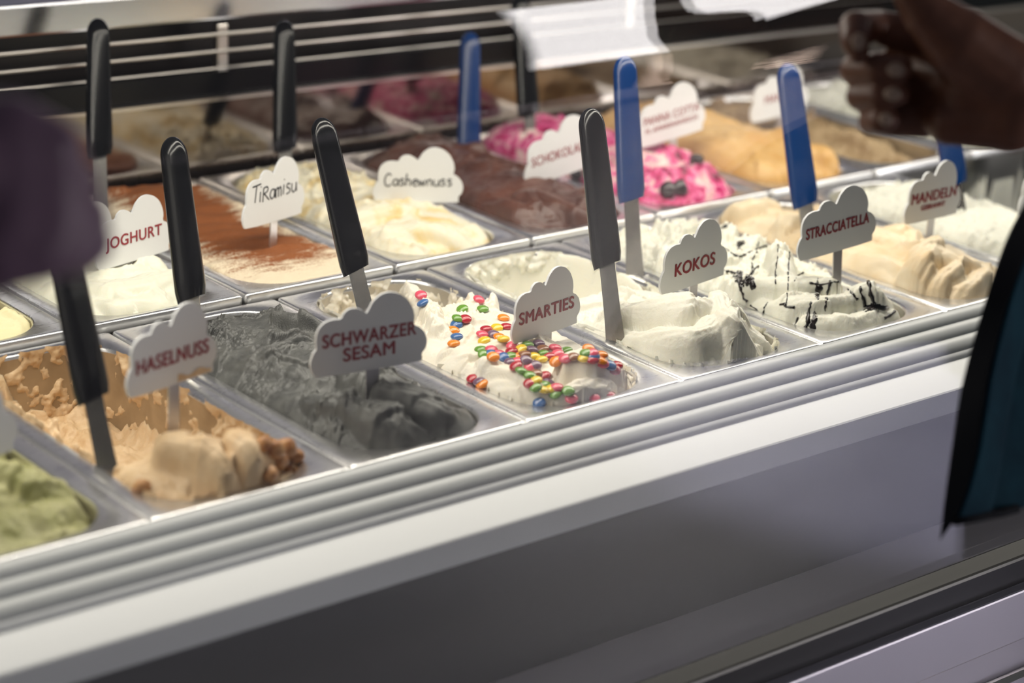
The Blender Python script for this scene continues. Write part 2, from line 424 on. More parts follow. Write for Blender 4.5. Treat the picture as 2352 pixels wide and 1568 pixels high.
def hit(key, px, py):
    r = Vector(ray(px, py)).normalized(); return HF[key][1].ray_cast(Vector(CAM), r)
def drop(key, x, y):
    return HF[key][1].ray_cast(Vector((x, y, .3)), Vector((0, 0, -1)))
def auto(seed, n, u=(40, 128), v=(40, 320), z=(0, 14), w=(16, 28), ang=(-40, 60), ln=(40, 110), **kw):
    rd = random.Random(seed); out = []
    for q in range(n):
        cu, cv = rd.uniform(*u), rd.uniform(*v); a = math.radians(rd.uniform(*ang)); L = rd.uniform(*ln); zz = rd.uniform(*z); bend = rd.uniform(-.5, .5)
        pts = []
        for t in (-.5, -.17, .17, .5):
            aa = a+bend*t*2; pts.append((cu+L*t*math.cos(aa), cv+L*t*math.sin(aa), zz-6*abs(t)*2+rd.uniform(-2, 2)))
        out.append(dict(p=pts, px=False, w=rd.uniform(*w), seed=seed+q, **kw))
    return out
R7 = [12, 60, 120, 180, 240, 300, 348]; C3 = [18, 84, 150]

WHITE, CREAM = (.80, .79, .71), (.78, .70, .52)
GM = {}
GM['sesame'] = gel('black_sesame_gelato', (.058, .060, .056), .34, 0, .5, 700, .55)
color_mix(GM['sesame'], [(.35, (.066, .068, .065)), (.65, (.122, .124, .116))], 55)
GM['vanilla_candy'] = color_mix(gel('vanilla_gelato', (.80, .75, .64), .42), [(.40, (.80, .76, .66)), (.72, (.78, .70, .56))], 30)
GM['kokos'] = gel('coconut_gelato', (.82, .80, .70), .38, .4, .45, 300)
GM['hasel'] = color_mix(gel('hazelnut_gelato', (.68, .49, .29), .45, .2, .5, 380), [(.35, (.62, .43, .24)), (.70, (.76, .58, .37))], 40)
GM['pist'] = color_mix(gel('pistachio_gelato', (.42, .42, .20), .5, .25, .6, 300), [(.35, (.33, .33, .13)), (.7, (.52, .50, .28))], 35)
GM['strac'] = gel('stracciatella_gelato', (.80, .79, .69), .42, .4, .5, 350)
GM['mandel'] = color_mix(gel('almond_gelato', (.78, .66, .47), .42, .3, .35, 260), [(.38, (.80, .69, .51)), (.72, (.74, .56, .34))], 26)
GM['joghurt'] = gel('yoghurt_gelato', (.82, .81, .68), .36, .4, .3, 260)
GM['vanilla'] = gel('pale_yellow_gelato', (.80, .74, .46), .4, .35, .3, 260)
GM['cashew'] = color_mix(gel('cashew_gelato', (.80, .74, .56), .42, .35, .4, 300), [(.46, (.81, .76, .60)), (.60, (.78, .62, .32)), (.72, (.70, .46, .16))], 22, 4, 1.2)
GM['schoko'] = color_mix(gel('chocolate_gelato', (.12, .045, .028), .34, .05, .45, 260, .5), [(.3, (.062, .020, .011)), (.7, (.135, .050, .028))], 30)
GM['panna'] = color_mix(gel('berry_panna_gelato', (.7, .2, .35), .38, .25, .5, 260), [(.33, (.16, .015, .05)), (.41, (.55, .02, .14)), (.50, (.72, .12, .32)), (.60, (.78, .50, .50)), (.7, (.80, .70, .64))], 34, 4, 1.5)
GM['peach'] = color_mix(gel('caramel_gelato', (.68, .42, .16), .42, .25, .35, 200), [(.35, (.58, .33, .11)), (.7, (.74, .50, .23))], 20)
GM['tan'] = color_mix(gel('tan_gelato', (.4, .28, .15), .5, .2, .6, 260), [(.35, (.26, .17, .09)), (.7, (.46, .34, .20))], 30)
GM['pale'] = gel('milky_gelato', (.70, .70, .62), .5, .3, .6, 260)
# tiramisu: cream with brushed cocoa powder
m = gel('tiramisu_gelato', (.8, .68, .5), .7, .1, .6, 520); GM['tira'] = m
n, l, b = nodes(m)
tc = n.new('ShaderNodeTexCoord'); sep = n.new('ShaderNodeSeparateXYZ'); l.new(tc.outputs['Object'], sep.inputs[0])
t1 = add_noise(m, 55, 3, stretch=(.35, 2.2, 1)); t2 = add_noise(m, 420, 3); t3 = add_noise(m, 16, 2)
def mth(op, a, bb):
    q = n.new('ShaderNodeMath'); q.operation = op
    for i_, s_ in enumerate((a, bb)):
        if isinstance(s_, (int, float)): q.inputs[i_].default_value = s_
        else: l.new(s_, q.inputs[i_])
    return q.outputs[0]
def gauss(sock, c, wd): return mth('POWER', 2.718, mth('MULTIPLY', mth('POWER', mth('ABSOLUTE', mth('SUBTRACT', sock, c), 0), 2.0), -1.0/(wd*wd)))
body = mth('MULTIPLY', gauss(sep.outputs[0], .090, .072), mth('SUBTRACT', 1.0, gauss(sep.outputs[1], .0, .055)))
val = mth('ADD', mth('MULTIPLY', body, .62), mth('MULTIPLY', t1.outputs['Fac'], .55))
val = mth('ADD', val, mth('MULTIPLY', mth('SUBTRACT', t2.outputs['Fac'], .5), .45))
val = mth('ADD', val, mth('MULTIPLY', mth('SUBTRACT', t3.outputs['Fac'], .5), .5))
rp = n.new('ShaderNodeValToRGB'); e_ = rp.color_ramp.elements
e_[0].position, e_[0].color = .52, (.80, .68, .50, 1); e_[1].position, e_[1].color = .72, (.27, .085, .022, 1)
l.new(val, rp.inputs['Fac']); l.new(rp.outputs['Color'], b.inputs['Base Color'])

def S(p, w, **kw): return dict(p=p, w=w, **kw)
# front row ---------------------------------------------------------------
FR = [(-1, 'steel tub of pistachio green ice cream at the lower left corner'), (0, 'half-scraped steel tub of hazelnut ice cream'),
      (1, 'steel tub of dark grey sesame ice cream'), (2, 'steel tub of vanilla ice cream with coloured candies'), (3, 'steel tub of white coconut ice cream'),
      (4, 'steel tub of white ice cream with chocolate drizzle'), (5, 'steel tub of cream almond ice cream'), (6, 'front row steel tub partly hidden by the teal jacket')]
MT['film'] = color_mix(mat('hazelnut_film_on_steel', (.36, .26, .15), .38, .35), [(.3, (.30, .22, .13)), (.7, (.46, .35, .22))], 30)
FILM = BASIN.copy(); FILM.materials.clear(); FILM.materials.append(MT['film'])
for i, d in FR: tub(0, i, d, FILM if i == 0 else None)
BK = [(0, 'steel tub of pale yellow ice cream at the left edge'), (1, 'steel tub of white yoghurt ice cream'), (2, 'steel tub of cocoa-dusted tiramisu ice cream'),
      (3, 'steel tub of cashew cream ice cream'), (4, 'steel tub of brown chocolate ice cream'), (5, 'steel tub of pink berry panna cotta ice cream'),
      (6, 'steel tub of orange caramel ice cream'), (7, 'rear steel tub behind the drizzled ice cream'), (8, 'rear steel tub behind the almond ice cream')]
for i, d in BK: tub(1, i, d)

gelato('pist', 0, -1, (R7, C3, [[-16, -12, -20], [-4, 4, -12], [2, 8, -10], [0, 6, -8], [0, 4, -6], [-4, 0, -8], [-20, -16, -20]]),
       [S([(20, 1190, 0), (90, 1170, 6), (150, 1150, 2)], 24), S([(60, 1110, 8), (140, 1120, 8), (190, 1160, -4)], 20), S([(60, 1230, -6), (150, 1220, -4), (200, 1210, -8)], 14),
        S([(0, 1080, 12), (70, 1085, 12), (110, 1100, 4)], 20)], GM['pist'], 'pale green pistachio ice cream at the lower left corner', fine=(.6, 5), seed=4, crumb=lambda U, V, H, w: .8)

def hz_post(U, V, H, wall):
    low = -66+6*fbm(U/22, V/22, 91, 3)
    back = np.clip((V-92-8*fbm(U/14, V/14, 17, 3))/16, 0, 1)          # scraped out behind the front mound
    blk = np.clip((V-205-14*fbm(U/15, V/15, 23, 3))/10, 0, 1)*np.clip((70-U+10*fbm(U/12, V/12, 29, 3))/12, 0, 1)
    H2 = low+blk*(30+6*fbm(U/9, V/9, 37, 3))
    H2 = H2+np.clip((14-wall)/14, 0, 1)**1.5*np.maximum(0, 26*(fbm(U/30, V/30, 41, 3)+.1))
    return H*(1-back)+H2*back
gelato('hasel', 0, 0, (R7, C3, [[-14, -8, -14], [4, 10, 0], [0, 8, -4], [-40, -40, -40], [-50, -50, -50], [-50, -50, -50], [-50, -50, -50]]),
       [S([(400, 1000, 28), (470, 1005, 34), (520, 1040, 26), (540, 1090, 6)], 22), S([(390, 1060, 8), (420, 1090, 6), (440, 1130, -8)], 22), S([(540, 990, 32), (590, 1020, 30), (600, 1070, 8)], 19),
        S([(470, 1120, -4), (540, 1110, 2), (600, 1100, -4)], 16), S([(560, 1030, 24), (620, 1020, 16), (660, 1040, 4)], 16)],
       GM['hasel'], 'tan hazelnut ice cream mound with scraped-out hollow behind it', res=1.1, post=hz_post, seed=8,
       crumb=lambda U, V, H, w: np.where(H < -20, .9*np.clip(fbm(U/18, V/18, 77, 2)+.3, 0, 1), .25))

gelato('sesame', 0, 1, (R7, C3, [[-16, -12, -16], [2, 10, -4], [8, 14, 0], [6, 10, 4], [2, 6, 4], [-14, 4, 6], [-36, -14, -8]]),
       [S([(490, 800, 8), (590, 815, 18), (680, 850, 16), (730, 890, 6)], 30, c=20), S([(560, 880, 4), (680, 910, 8), (800, 970, 6), (880, 1010, -6)], 20, fl=.8),
        S([(700, 905, 14), (820, 925, 22), (920, 960, 20), (990, 1000, 0)], 19, fl=.8), S([(800, 860, 24), (930, 885, 30), (1030, 930, 20), (1090, 965, -2)], 22, fl=.7),
        S([(620, 945, 0), (700, 985, 2), (790, 1025, -10)], 14), S([(640, 715, 18), (700, 722, 20), (750, 750, 12)], 10, c=10), S([(560, 790, 8), (640, 770, 14), (740, 790, 12)], 20, c=12),
        S([(900, 1010, -4), (980, 1010, 0), (1060, 990, -4)], 12), S([(1000, 960, 8), (1060, 970, 6), (1100, 975, -6)], 10)],
       GM['sesame'], 'dark grey black sesame ice cream in glossy folds', res=1.0, seed=12, noise=(2.2, 24, 3), fine=(.4, 4), k=1.0, smear=(46, (2.0, 6.5), (6, 16), (-70, 50), (30, 100)),
       crumb=lambda U, V, H, w: np.clip(fbm(U/26, V/26, 71, 2)*2+np.where((U < 70) & (V > 250), 2.6, 0), 0, 3)*.8)

def sm_post(U, V, H, wall):
    cut = np.clip((V-225-10*fbm(U/12, V/12, 61, 3)-np.clip(U-84, 0, 80)*.55)/10, 0, 1)
    low = -38+5*fbm(U/18, V/18, 63, 3)+np.clip((9-wall)/9, 0, 1)*34*np.clip(.6+fbm(U/25, V/25, 67, 2), 0, 1)
    return H*(1-cut)+np.minimum(H, low)*cut
CH = [S([(935, 650, 14), (975, 690, 20), (1010, 740, 18), (1030, 775, 8)], 13, c=22), S([(1140, 645, 16), (1125, 680, 14), (1118, 720, 4)], 9, c=22), S([(1085, 675, 10), (1080, 710, 4)], 10, c=16)]
def sm_post2(U, V, H, wall):
    H = sm_post(U, V, H, wall); o0 = tub_origin(0, 2)
    for q, s in enumerate(CH):
        pts = []
        for a in s['p']:
            wp = on_z(a[0], a[1], a[2]*1e-3); pts.append(((wp[0]-o0.x)*1e3, (wp[1]-o0.y)*1e3, a[2]))
        Uw = U+3.0*fbm(U/11, V/11, 81+q, 3); Vw = V+3.0*fbm(U/11, V/11, 85+q, 3)
        H = np.maximum(H, stroke_h(Uw, Vw, pts, s['w'], s['c'], .5, 5, True, q)+np.where(H < -10, 0, 0))
    return H
gelato('candy', 0, 2, (R7, C3, [[-14, -10, -16], [2, 8, 2], [8, 12, 8], [4, 10, 8], [-6, 6, 4], [-34, -20, -14], [-40, -36, -30]]),
       [S([(1020, 865, 4), (1100, 858, 12), (1180, 880, 10), (1250, 930, -4)], 15, c=9), S([(1110, 830, 16), (1180, 850, 16), (1240, 890, 10), (1280, 930, -4)], 11, c=8),
        S([(1255, 935, 0), (1300, 895, 12), (1350, 870, 20), (1400, 872, 12)], 15, c=11), S([(1320, 940, -4), (1390, 910, 6), (1440, 900, 0)], 17, c=10),
        S([(1320, 830, 22), (1370, 820, 26), (1420, 845, 12)], 14, c=9), S([(1160, 920, -2), (1220, 925, 0), (1290, 945, -10)], 12, c=8), S([(1060, 800, 12), (1150, 790, 16), (1230, 790, 14)], 20, c=6)],
       GM['vanilla_candy'], 'cream vanilla ice cream strewn with coloured candies', smear=(26, (1.5, 5.5), (8, 19), (-60, 70), (30, 90)), res=1.05, seed=20, post=sm_post2, noise=(1.4, 26, 3), fine=(.25, 4), k=1.2,
       crumb=lambda U, V, H, w: np.where(V > 190, 1.4*np.clip(fbm(U/18, V/18, 31, 2)+.6, 0, 1), 0))

def kk_post(U, V, H, wall):
    bowl = np.clip((V-205-6*fbm(U/14, V/14, 51, 3))/26, 0, 1)
    low = -46-10*np.cos((U-84)/60)+3*fbm(U/25, V/25, 53, 3)+np.clip((9-wall)/7, 0, 1)*50
    return H*(1-bowl)+low*bowl
gelato('kokos', 0, 3, (R7, C3, [[-14, -8, -14], [0, 10, 0], [6, 14, 2], [0, 8, 0], [-10, -10, -8], [-24, -30, -20], [-24, -28, -22]]),
       [S([(1440, 705, 22), (1500, 690, 32), (1580, 690, 38), (1680, 715, 28)], 28, c=26), S([(1430, 765, 6), (1500, 755, 20), (1600, 760, 28), (1700, 740, 26)], 22, c=15, fl=.6),
        S([(1640, 690, 34), (1700, 740, 32), (1740, 790, 6)], 24, c=18), S([(1480, 810, 0), (1560, 800, 10), (1640, 810, 10), (1710, 835, -6)], 16, c=12), S([(1420, 790, 0), (1480, 800, 2), (1540, 830, -8)], 14),
        S([(1720, 750, 14), (1770, 780, 4), (1790, 800, -8)], 14)],
       GM['kokos'], 'bright white coconut ice cream heaped in soft folds', smear=(26, (2, 7), (9, 22), (-60, 70), (30, 90)), res=1.05, seed=27, post=kk_post, noise=(1.6, 30, 3), fine=(.3, 4), k=1.0,
       crumb=lambda U, V, H, w: np.where((V > 130) & (V < 235), 1.5*np.clip(fbm(U/20, V/20, 33, 2)+.35, 0, 1), .2))

gelato('strac', 0, 4, (R7, C3, [[-12, -8, -14], [2, 8, -2], [10, 16, 4], [10, 16, 8], [8, 14, 8], [2, 10, 8], [-14, -8, -10]]),
       [S([(1740, 725, -2), (1850, 735, 4), (1960, 730, 6), (2060, 715, 0)], 15, c=11), S([(1690, 690, 8), (1800, 685, 18), (1900, 680, 20), (1990, 675, 16)], 15, c=12),
        S([(1975, 660, 24), (2015, 660, 24), (2045, 690, 6)], 17, c=16), S([(1680, 640, 20), (1780, 640, 26), (1900, 640, 28)], 17, c=12), S([(1780, 560, 40), (1790, 600, 36), (1800, 630, 28)], 15, c=16)]
       + auto(5, 16, (34, 134), (150, 335), (10, 26), (9, 16), (-50, 90), (20, 50)),
       GM['strac'], 'white ice cream in layers with dark chocolate drizzle', res=1.2, seed=33, k=1.0, crumb=lambda U, V, H, w: np.where(V > 120, 2.2, .3))
gelato('mandel', 0, 5, (R7, C3, [[-6, -2, -8], [6, 12, 4], [10, 16, 6], [8, 14, 6], [4, 8, 4], [-4, 2, 0], [-20, -16, -16]]),
       [S([(1990, 640, 8), (2060, 650, 6), (2120, 690, -4)], 16), S([(2040, 690, 0), (2090, 650, 14), (2140, 610, 24)], 13, c=10), S([(2110, 690, 0), (2160, 650, 14), (2200, 610, 22)], 14, c=11),
        S([(2190, 690, 0), (2220, 660, 10), (2260, 620, 16)], 14, c=11), S([(2080, 620, 22), (2130, 580, 34), (2150, 540, 36)], 17, c=16), S([(2140, 560, 34), (2200, 590, 26), (2240, 600, 16)], 15),
        S([(1980, 580, 16), (2040, 590, 18), (2090, 620, 14)], 18), S([(1960, 520, 24), (2040, 540, 22), (2080, 570, 16)], 18)] + auto(31, 9, v=(150, 330), z=(10, 24), w=(9, 17), ln=(30, 70)),
       GM['mandel'], 'cream almond ice cream in thick twisted folds', res=1.3, seed=38, k=1.0)
gelato('right', 0, 6, (R7, C3, [[-8, -4, -8], [4, 8, 4], [8, 12, 6], [8, 12, 6], [8, 10, 6], [0, 6, 4], [-16, -10, -12]]), auto(9, 14, z=(2, 18), w=(10, 20)), GM['pale'],
       'milky white ice cream glimpsed beside the teal jacket', res=2, seed=44, crumb=lambda U, V, H, w: 2.0)
# rear row ------------------------------------------------------------------
gelato('vanilla', 1, 0, (R7, C3, [[-16, -12, -18], [0, 6, -8], [4, 8, -2], [4, 8, 0], [4, 6, 0], [0, 4, 0], [-16, -12, -14]]), auto(14, 12, z=(2, 12)), GM['vanilla'],
       'pale yellow ice cream at the left edge', res=1.8, seed=50)
gelato('joghurt', 1, 1, (R7, C3, [[-10, -6, -10], [2, 10, 2], [6, 12, 4], [4, 8, 4], [2, 6, 2], [0, 2, 0], [-16, -12, -14]]),
       [S([(180, 640, 8), (250, 650, 14), (330, 640, 16), (390, 620, 14)], 20, c=12), S([(190, 690, 0), (260, 690, 8), (340, 680, 8), (400, 670, 2)], 16, c=10), S([(260, 660, 10), (300, 690, 6), (330, 710, -6)], 15), S([(340, 650, 12), (380, 680, 6), (400, 700, -4)], 13)]
       + auto(15, 8, v=(100, 320), z=(4, 14), w=(10, 18)), GM['joghurt'], 'soft white yoghurt ice cream', res=1.5, seed=55)
def ti_post(U, V, H, wall): return H+1.2*np.sin((V+U*.18)/4.6)*np.clip((V-70)/40, 0, 1)*np.clip((280-V)/40, 0, 1)
gelato('tira', 1, 2, (R7, C3, [[-2, -1, -2], [0, 1, 0], [0, 1, 0], [0, 2, 0], [2, 4, 2], [4, 10, 6], [-4, 6, 2]]), auto(16, 5, v=(290, 335), z=(6, 16), w=(10, 16), ln=(20, 40)), GM['tira'],
       'flat tiramisu ice cream dusted with brown cocoa powder', smear=None, res=1.5, seed=60, post=ti_post, edge=2, fine=(.25, 3))
gelato('cashew', 1, 3, (R7, C3, [[-10, -4, -14], [6, 14, 2], [8, 14, 6], [8, 12, 6], [6, 12, 6], [4, 10, 6], [-6, 6, -2]]),
       [S([(860, 540, 10), (960, 510, 20), (1050, 530, 14), (1090, 560, 0)], 20, c=12), S([(860, 570, 2), (950, 570, 8), (1050, 575, 2)], 16, c=10), S([(780, 500, 18), (860, 470, 24), (940, 480, 18)], 18)]
       + auto(17, 12, v=(130, 330), z=(6, 18), w=(10, 20)), GM['cashew'], 'cream cashew ice cream with golden caramel patches', res=1.5, seed=66, crumb=lambda U, V, H, w: np.where(V > 220, 2.2, .4))
gelato('schoko', 1, 4, (R7, C3, [[-10, -4, -12], [8, 16, 6], [12, 20, 10], [12, 22, 12], [12, 22, 12], [10, 20, 12], [-6, 4, -4]]),
       [S([(1080, 480, 10), (1160, 500, 8), (1250, 510, 0)], 15, c=12), S([(1090, 440, 20), (1180, 470, 16), (1260, 500, 4)], 14, c=12), S([(1240, 440, 22), (1320, 470, 16), (1390, 500, 0)], 16, c=13)]
       + auto(18, 22, v=(60, 325), z=(10, 28), w=(9, 18), ln=(30, 70)), GM['schoko'], 'glossy brown chocolate ice cream in rough folds', res=1.5, seed=70, k=.8)
gelato('panna', 1, 5, (R7, C3, [[-10, -4, -12], [10, 18, 6], [14, 24, 12], [16, 28, 16], [18, 30, 18], [16, 28, 16], [0, 8, 0]]), auto(19, 24, z=(14, 34), w=(9, 18), ln=(24, 60)), GM['panna'],
       'pink and white panna cotta ice cream with berry sauce', res=1.6, seed=75, crumb=lambda U, V, H, w: 1.6)
gelato('peach', 1, 6, (R7, C3, [[-10, -6, -12], [6, 14, 4], [14, 24, 12], [18, 32, 18], [18, 34, 18], [12, 24, 12], [-6, 2, -4]]), auto(20, 14, z=(12, 34), w=(14, 24), ang=(100, 170), ln=(50, 110)), GM['peach'],
       'smooth orange caramel ice cream in long folds', res=1.7, seed=80)
gelato('rear7', 1, 7, (R7, C3, [[-30, -26, -30], [-20, -14, -22], [-10, -4, -12], [-6, 0, -8], [-4, 2, -4], [-4, 0, -4], [-16, -12, -14]]), auto(21, 14, v=(120, 330), z=(-12, 6), w=(9, 16)), GM['tan'],
       'tan brown ice cream in the rear row behind the chocolate-drizzled tub', res=2, seed=85, crumb=lambda U, V, H, w: 2.4)
gelato('rear8', 1, 8, (R7, C3, [[-8, -4, -10], [2, 6, 2], [4, 8, 4], [4, 8, 4], [2, 6, 2], [0, 2, 0], [-12, -8, -10]]), auto(22, 14, z=(0, 12), w=(9, 16)), GM['pale'],
       'milky white ice cream in the rear row nearest the right edge', res=2, seed=88, crumb=lambda U, V, H, w: 2.4)

# smears of ice cream left on tub walls and rims -----------------------------------
def residue(row, i, m, seed, depth, level, parent, vr=(0, 1), amp=4.0, sc=16.0):
    lp = rrect(OU0, OU1, OV0, OV1, OR, 14); P = [Vector((x, y, 0)) for x, y in lp]
    per = [0.0]
    for a, b in zip(P, P[1:]+P[:1]): per.append(per[-1]+(b-a).length)
    tot = per[-1]; ns, nz = int(tot/.0016), int(depth/.0014)
    s = np.linspace(0, tot, ns, endpoint=False); px_ = np.array([p.x for p in P]+[P[0].x]); py_ = np.array([p.y for p in P]+[P[0].y])
    X = np.interp(s, per, px_); Y = np.interp(s, per, py_)
    cx = np.clip(X, OU0+OR, OU1-OR); cy_ = np.clip(Y, OV0+OR, OV1-OR); nx, ny = cx-X, cy_-Y; q = np.hypot(nx, ny)+1e-9; nx, ny = nx/q, ny/q
    Sg, Zg = np.meshgrid(s*1e3, np.linspace(1.5, -depth*1e3, nz))
    th = amp*(fbm(Sg/sc, Zg/(sc*1.2), seed, 4, .6)+level(Sg/(tot*1e3), -Zg/(depth*1e3)))
    th = np.where(th > 0, th+.5*fbm(Sg/3, Zg/3, seed+9, 3), np.maximum(th, -1.5))
    th = np.where(Zg > -3, np.minimum(th, 3), th)
    v = np.stack([X[None, :]+nx[None, :]*th*1e-3, Y[None, :]+ny[None, :]*th*1e-3, Zg*1e-3], -1).reshape(-1, 3)
    idx = np.arange(ns*nz).reshape(nz, ns); nxt = np.roll(idx, -1, 1)
    keep = (np.maximum.reduce([th[:-1], th[1:], np.roll(th, -1, 1)[:-1]]) > -.6)
    f = np.stack([idx[:-1], idx[1:], nxt[1:], nxt[:-1]], -1)[keep].tolist()
    me = bpy.data.meshes.new('residue'); me.from_pydata(v.tolist(), [], f); me.update()
    o = link('residue', me, m, parent); o['label'] = 'thin smears of ice cream on the tub walls'; return o
residue(0, 0, GM['hasel'], 5, .062, lambda s, z: .02-.35*z+.35*np.exp(-((s-.30)/.12)**2), HF['hasel'][0], amp=4.5, sc=20)
residue(0, 2, GM['vanilla_candy'], 15, .045, lambda s, z: -.15+.9*np.exp(-((s-.62)/.10)**2)-.3*z, HF['candy'][0], amp=5, sc=16)
residue(0, 3, GM['kokos'], 25, .04, lambda s, z: .0+.9*np.exp(-((s-.58)/.14)**2)-.2*z, HF['kokos'][0], amp=5, sc=14)

# ------------------------------------------------------------------ chocolate drizzle
MT['choc'] = mat('chocolate_drizzle', (.012, .007, .006), .22, 0, 0, .6)
def drizzle(key, lines, m, name='chocolate_drizzle'):
    par = HF[key][0]; o0 = par.location
    def flush(run, wd, rd):
        if len(run) < 3: return
        bm = bmesh.new(); tube_bm(bm, [p-o0 for p, _ in run], [wd*(.45+.75*rd.random()) for _ in run], 7)
        bm_obj(name, bm, m, par, True)
    for pts, wd in lines:
        P = []
        for a, b in zip(pts[:-1], pts[1:]):
            st = max(2, int(math.hypot(b[0]-a[0], b[1]-a[1])/5))
            for q in range(st): P.append((a[0]+(b[0]-a[0])*q/st, a[1]+(b[1]-a[1])*q/st))
        run = []; rd = random.Random(int(pts[0][0]*7+pts[0][1]))
        for x, y in P:
            h = hit(key, x+rd.uniform(-1, 1), y)
            if h[0] is None: continue
            q = h[0]-h[1]*wd*.35
            if run and (q-run[-1][0]).length > .012: flush(run, wd, rd); run = []
            run.append((q, h[1]))
        flush(run, wd, rd)
def patch(key, cx, cy, rx, ry, m, seed, name='chocolate_patch'):
    par = HF[key][0]; o0 = par.location; rd_ = random.Random(seed); ph = [rd_.uniform(0, 6.3) for _ in range(4)]
    v, f, ok = [], [], True; nr, na = 6, 30
    for i in range(nr+1):
        for j in range(na):
            a = 2*math.pi*j/na; k = (1+.28*math.sin(2*a+ph[0])+.22*math.sin(3*a+ph[1])+.14*math.sin(7*a+ph[2]))*i/nr
            h = hit(key, cx+rx*k*math.cos(a), cy+ry*k*math.sin(a))
            if h[0] is None: return
            v.append(h[0]+h[1]*(.0011*(1-(i/nr)**4)-.0004)-o0)
    for i in range(nr):
        for j in range(na): f.append((i*na+j, i*na+(j+1) % na, (i+1)*na+(j+1) % na, (i+1)*na+j))
    link(name, mesh(v, f, name), m, par)
rd = random.Random(3); DL = []
for x0, y0, x1, y1, w in [(1790, 512, 1783, 660, .0010), (1815, 515, 1806, 700, .0009), (1740, 560, 1720, 640, .0012), (1862, 690, 1850, 760, .0022), (1888, 590, 1870, 690, .0013), (1905, 640, 1890, 720, .0016),
                          (1930, 650, 1975, 690, .0018), (1860, 652, 1970, 650, .0014), (1760, 690, 1752, 730, .0014), (1700, 540, 1760, 515, .0018), (1660, 520, 1700, 500, .0016), (1690, 640, 1720, 700, .0018),
                          (1985, 620, 2010, 700, .0022), (2010, 630, 2060, 700, .0022), (1960, 630, 2040, 650, .0026), (1975, 660, 1985, 710, .0020), (2045, 690, 2100, 720, .0022), (2030, 730, 2090, 700, .0020),
                          (1790, 700, 1830, 702, .0016), (1830, 730, 1820, 760, .0012), (1640, 560, 1700, 590, .0012), (1560, 500, 1640, 480, .0016), (1500, 495, 1560, 515, .0012), (1600, 540, 1680, 520, .0012),
                          (1700, 590, 1780, 560, .0014), (1745, 610, 1700, 660, .0016), (1850, 620, 1820, 650, .0012), (1720, 700, 1790, 745, .0010), (1780, 490, 1760, 560, .0012), (1640, 610, 1700, 630, .0014)]:
    k_ = 4; DL.append(([(x0+(x1-x0)*t/k_+rd.uniform(-4, 4), y0+(y1-y0)*t/k_+rd.uniform(-4, 4)) for t in range(k_+1)], w))
drizzle('strac', DL, MT['choc'])
for q, (x, y, rx, ry) in enumerate([(1698, 640, 14, 18), (1722, 646, 13, 22), (1985, 640, 26, 14), (2040, 640, 16, 12), (2012, 705, 24, 12), (1868, 745, 11, 24), (2065, 705, 14, 14), (1560, 497, 20, 9), (1640, 492, 18, 10),
                                    (1700, 560, 10, 10), (1880, 668, 9, 16), (1925, 655, 7, 12), (2085, 720, 12, 8), (2000, 620, 12, 10), (1770, 520, 10, 9)]):
    patch('strac', x, y, rx, ry, MT['choc'], q)

# ------------------------------------------------------------------ candies
CC = dict(red=(.42, .012, .025), pink=(.72, .085, .14), orange=(.85, .25, .008), yellow=(.80, .55, .015), green=(.13, .30, .03), blue=(.05, .14, .36), purple=(.16, .085, .14), brown=(.26, .10, .035))
CM = {k: mat(k+'_sugar_shell', v, .22, 0, 0, .5, coat=.5) for k, v in CC.items()}
CAND = {'red': [(857, 457), (952, 470), (1010, 560), (1082, 692), (1360, 745), (1224, 762), (1397, 910), (1648, 945), (1427, 1010), (1620, 1075), (1517, 1130), (2060, 1208), (1940, 967), (2102, 1007), (1135, 1095), (2085, 1033)],
        'brown': [(838, 495), (1605, 895), (1483, 932), (1812, 950), (1560, 1062), (1840, 800)],
        'purple': [(790, 455), (785, 483), (1272, 796), (1530, 900), (1577, 858), (1387, 983), (1490, 970), (1555, 1003), (1640, 1123), (1180, 1115)],
        'pink': [(783, 530), (1170, 560), (1195, 797), (1257, 900), (1312, 928), (1400, 873), (1687, 887), (1707, 927), (1757, 960), (1437, 978), (1520, 1012), (1797, 1228), (1947, 1225), (1940, 925), (2005, 990), (1700, 1155)],
        'blue': [(800, 585), (1023, 730), (1025, 813), (1250, 925), (1343, 950), (1968, 903), (1945, 942), (2055, 1005), (1583, 1258)],
        'green': [(1065, 625), (1200, 625), (1028, 690), (1187, 900), (1207, 932), (1503, 868), (1392, 945), (1608, 927), (1765, 905), (1457, 1045), (1515, 1075), (1617, 1138), (1557, 1155), (1695, 1200), (1775, 1178), (1898, 923), (2043, 943)],
        'orange': [(1000, 770), (1005, 860), (1338, 685), (1310, 815), (1270, 947), (1440, 947), (1695, 978), (1912, 893), (2000, 935), (1993, 975), (1200, 1130)],
        'yellow': [(1295, 752), (1212, 838), (1340, 830), (1460, 896), (1545, 945), (1597, 967), (1560, 1108), (1607, 1173), (1665, 1165), (1882, 960), (2225, 1157), (2250, 1150)]}
bm = bmesh.new(); bmesh.ops.create_uvsphere(bm, u_segments=18, v_segments=10, radius=1)
for v in bm.verts: v.co = Vector((v.co.x*.0056, v.co.y*.0056, v.co.z*.0029))
lent = bpy.data.meshes.new('candy_lentil'); bm.to_mesh(lent); bm.free(); lent.shade_smooth()
LM = {}
for k_ in CC:
    LM[k_] = lent.copy(); LM[k_].materials.append(CM[k_])
rd = random.Random(11)
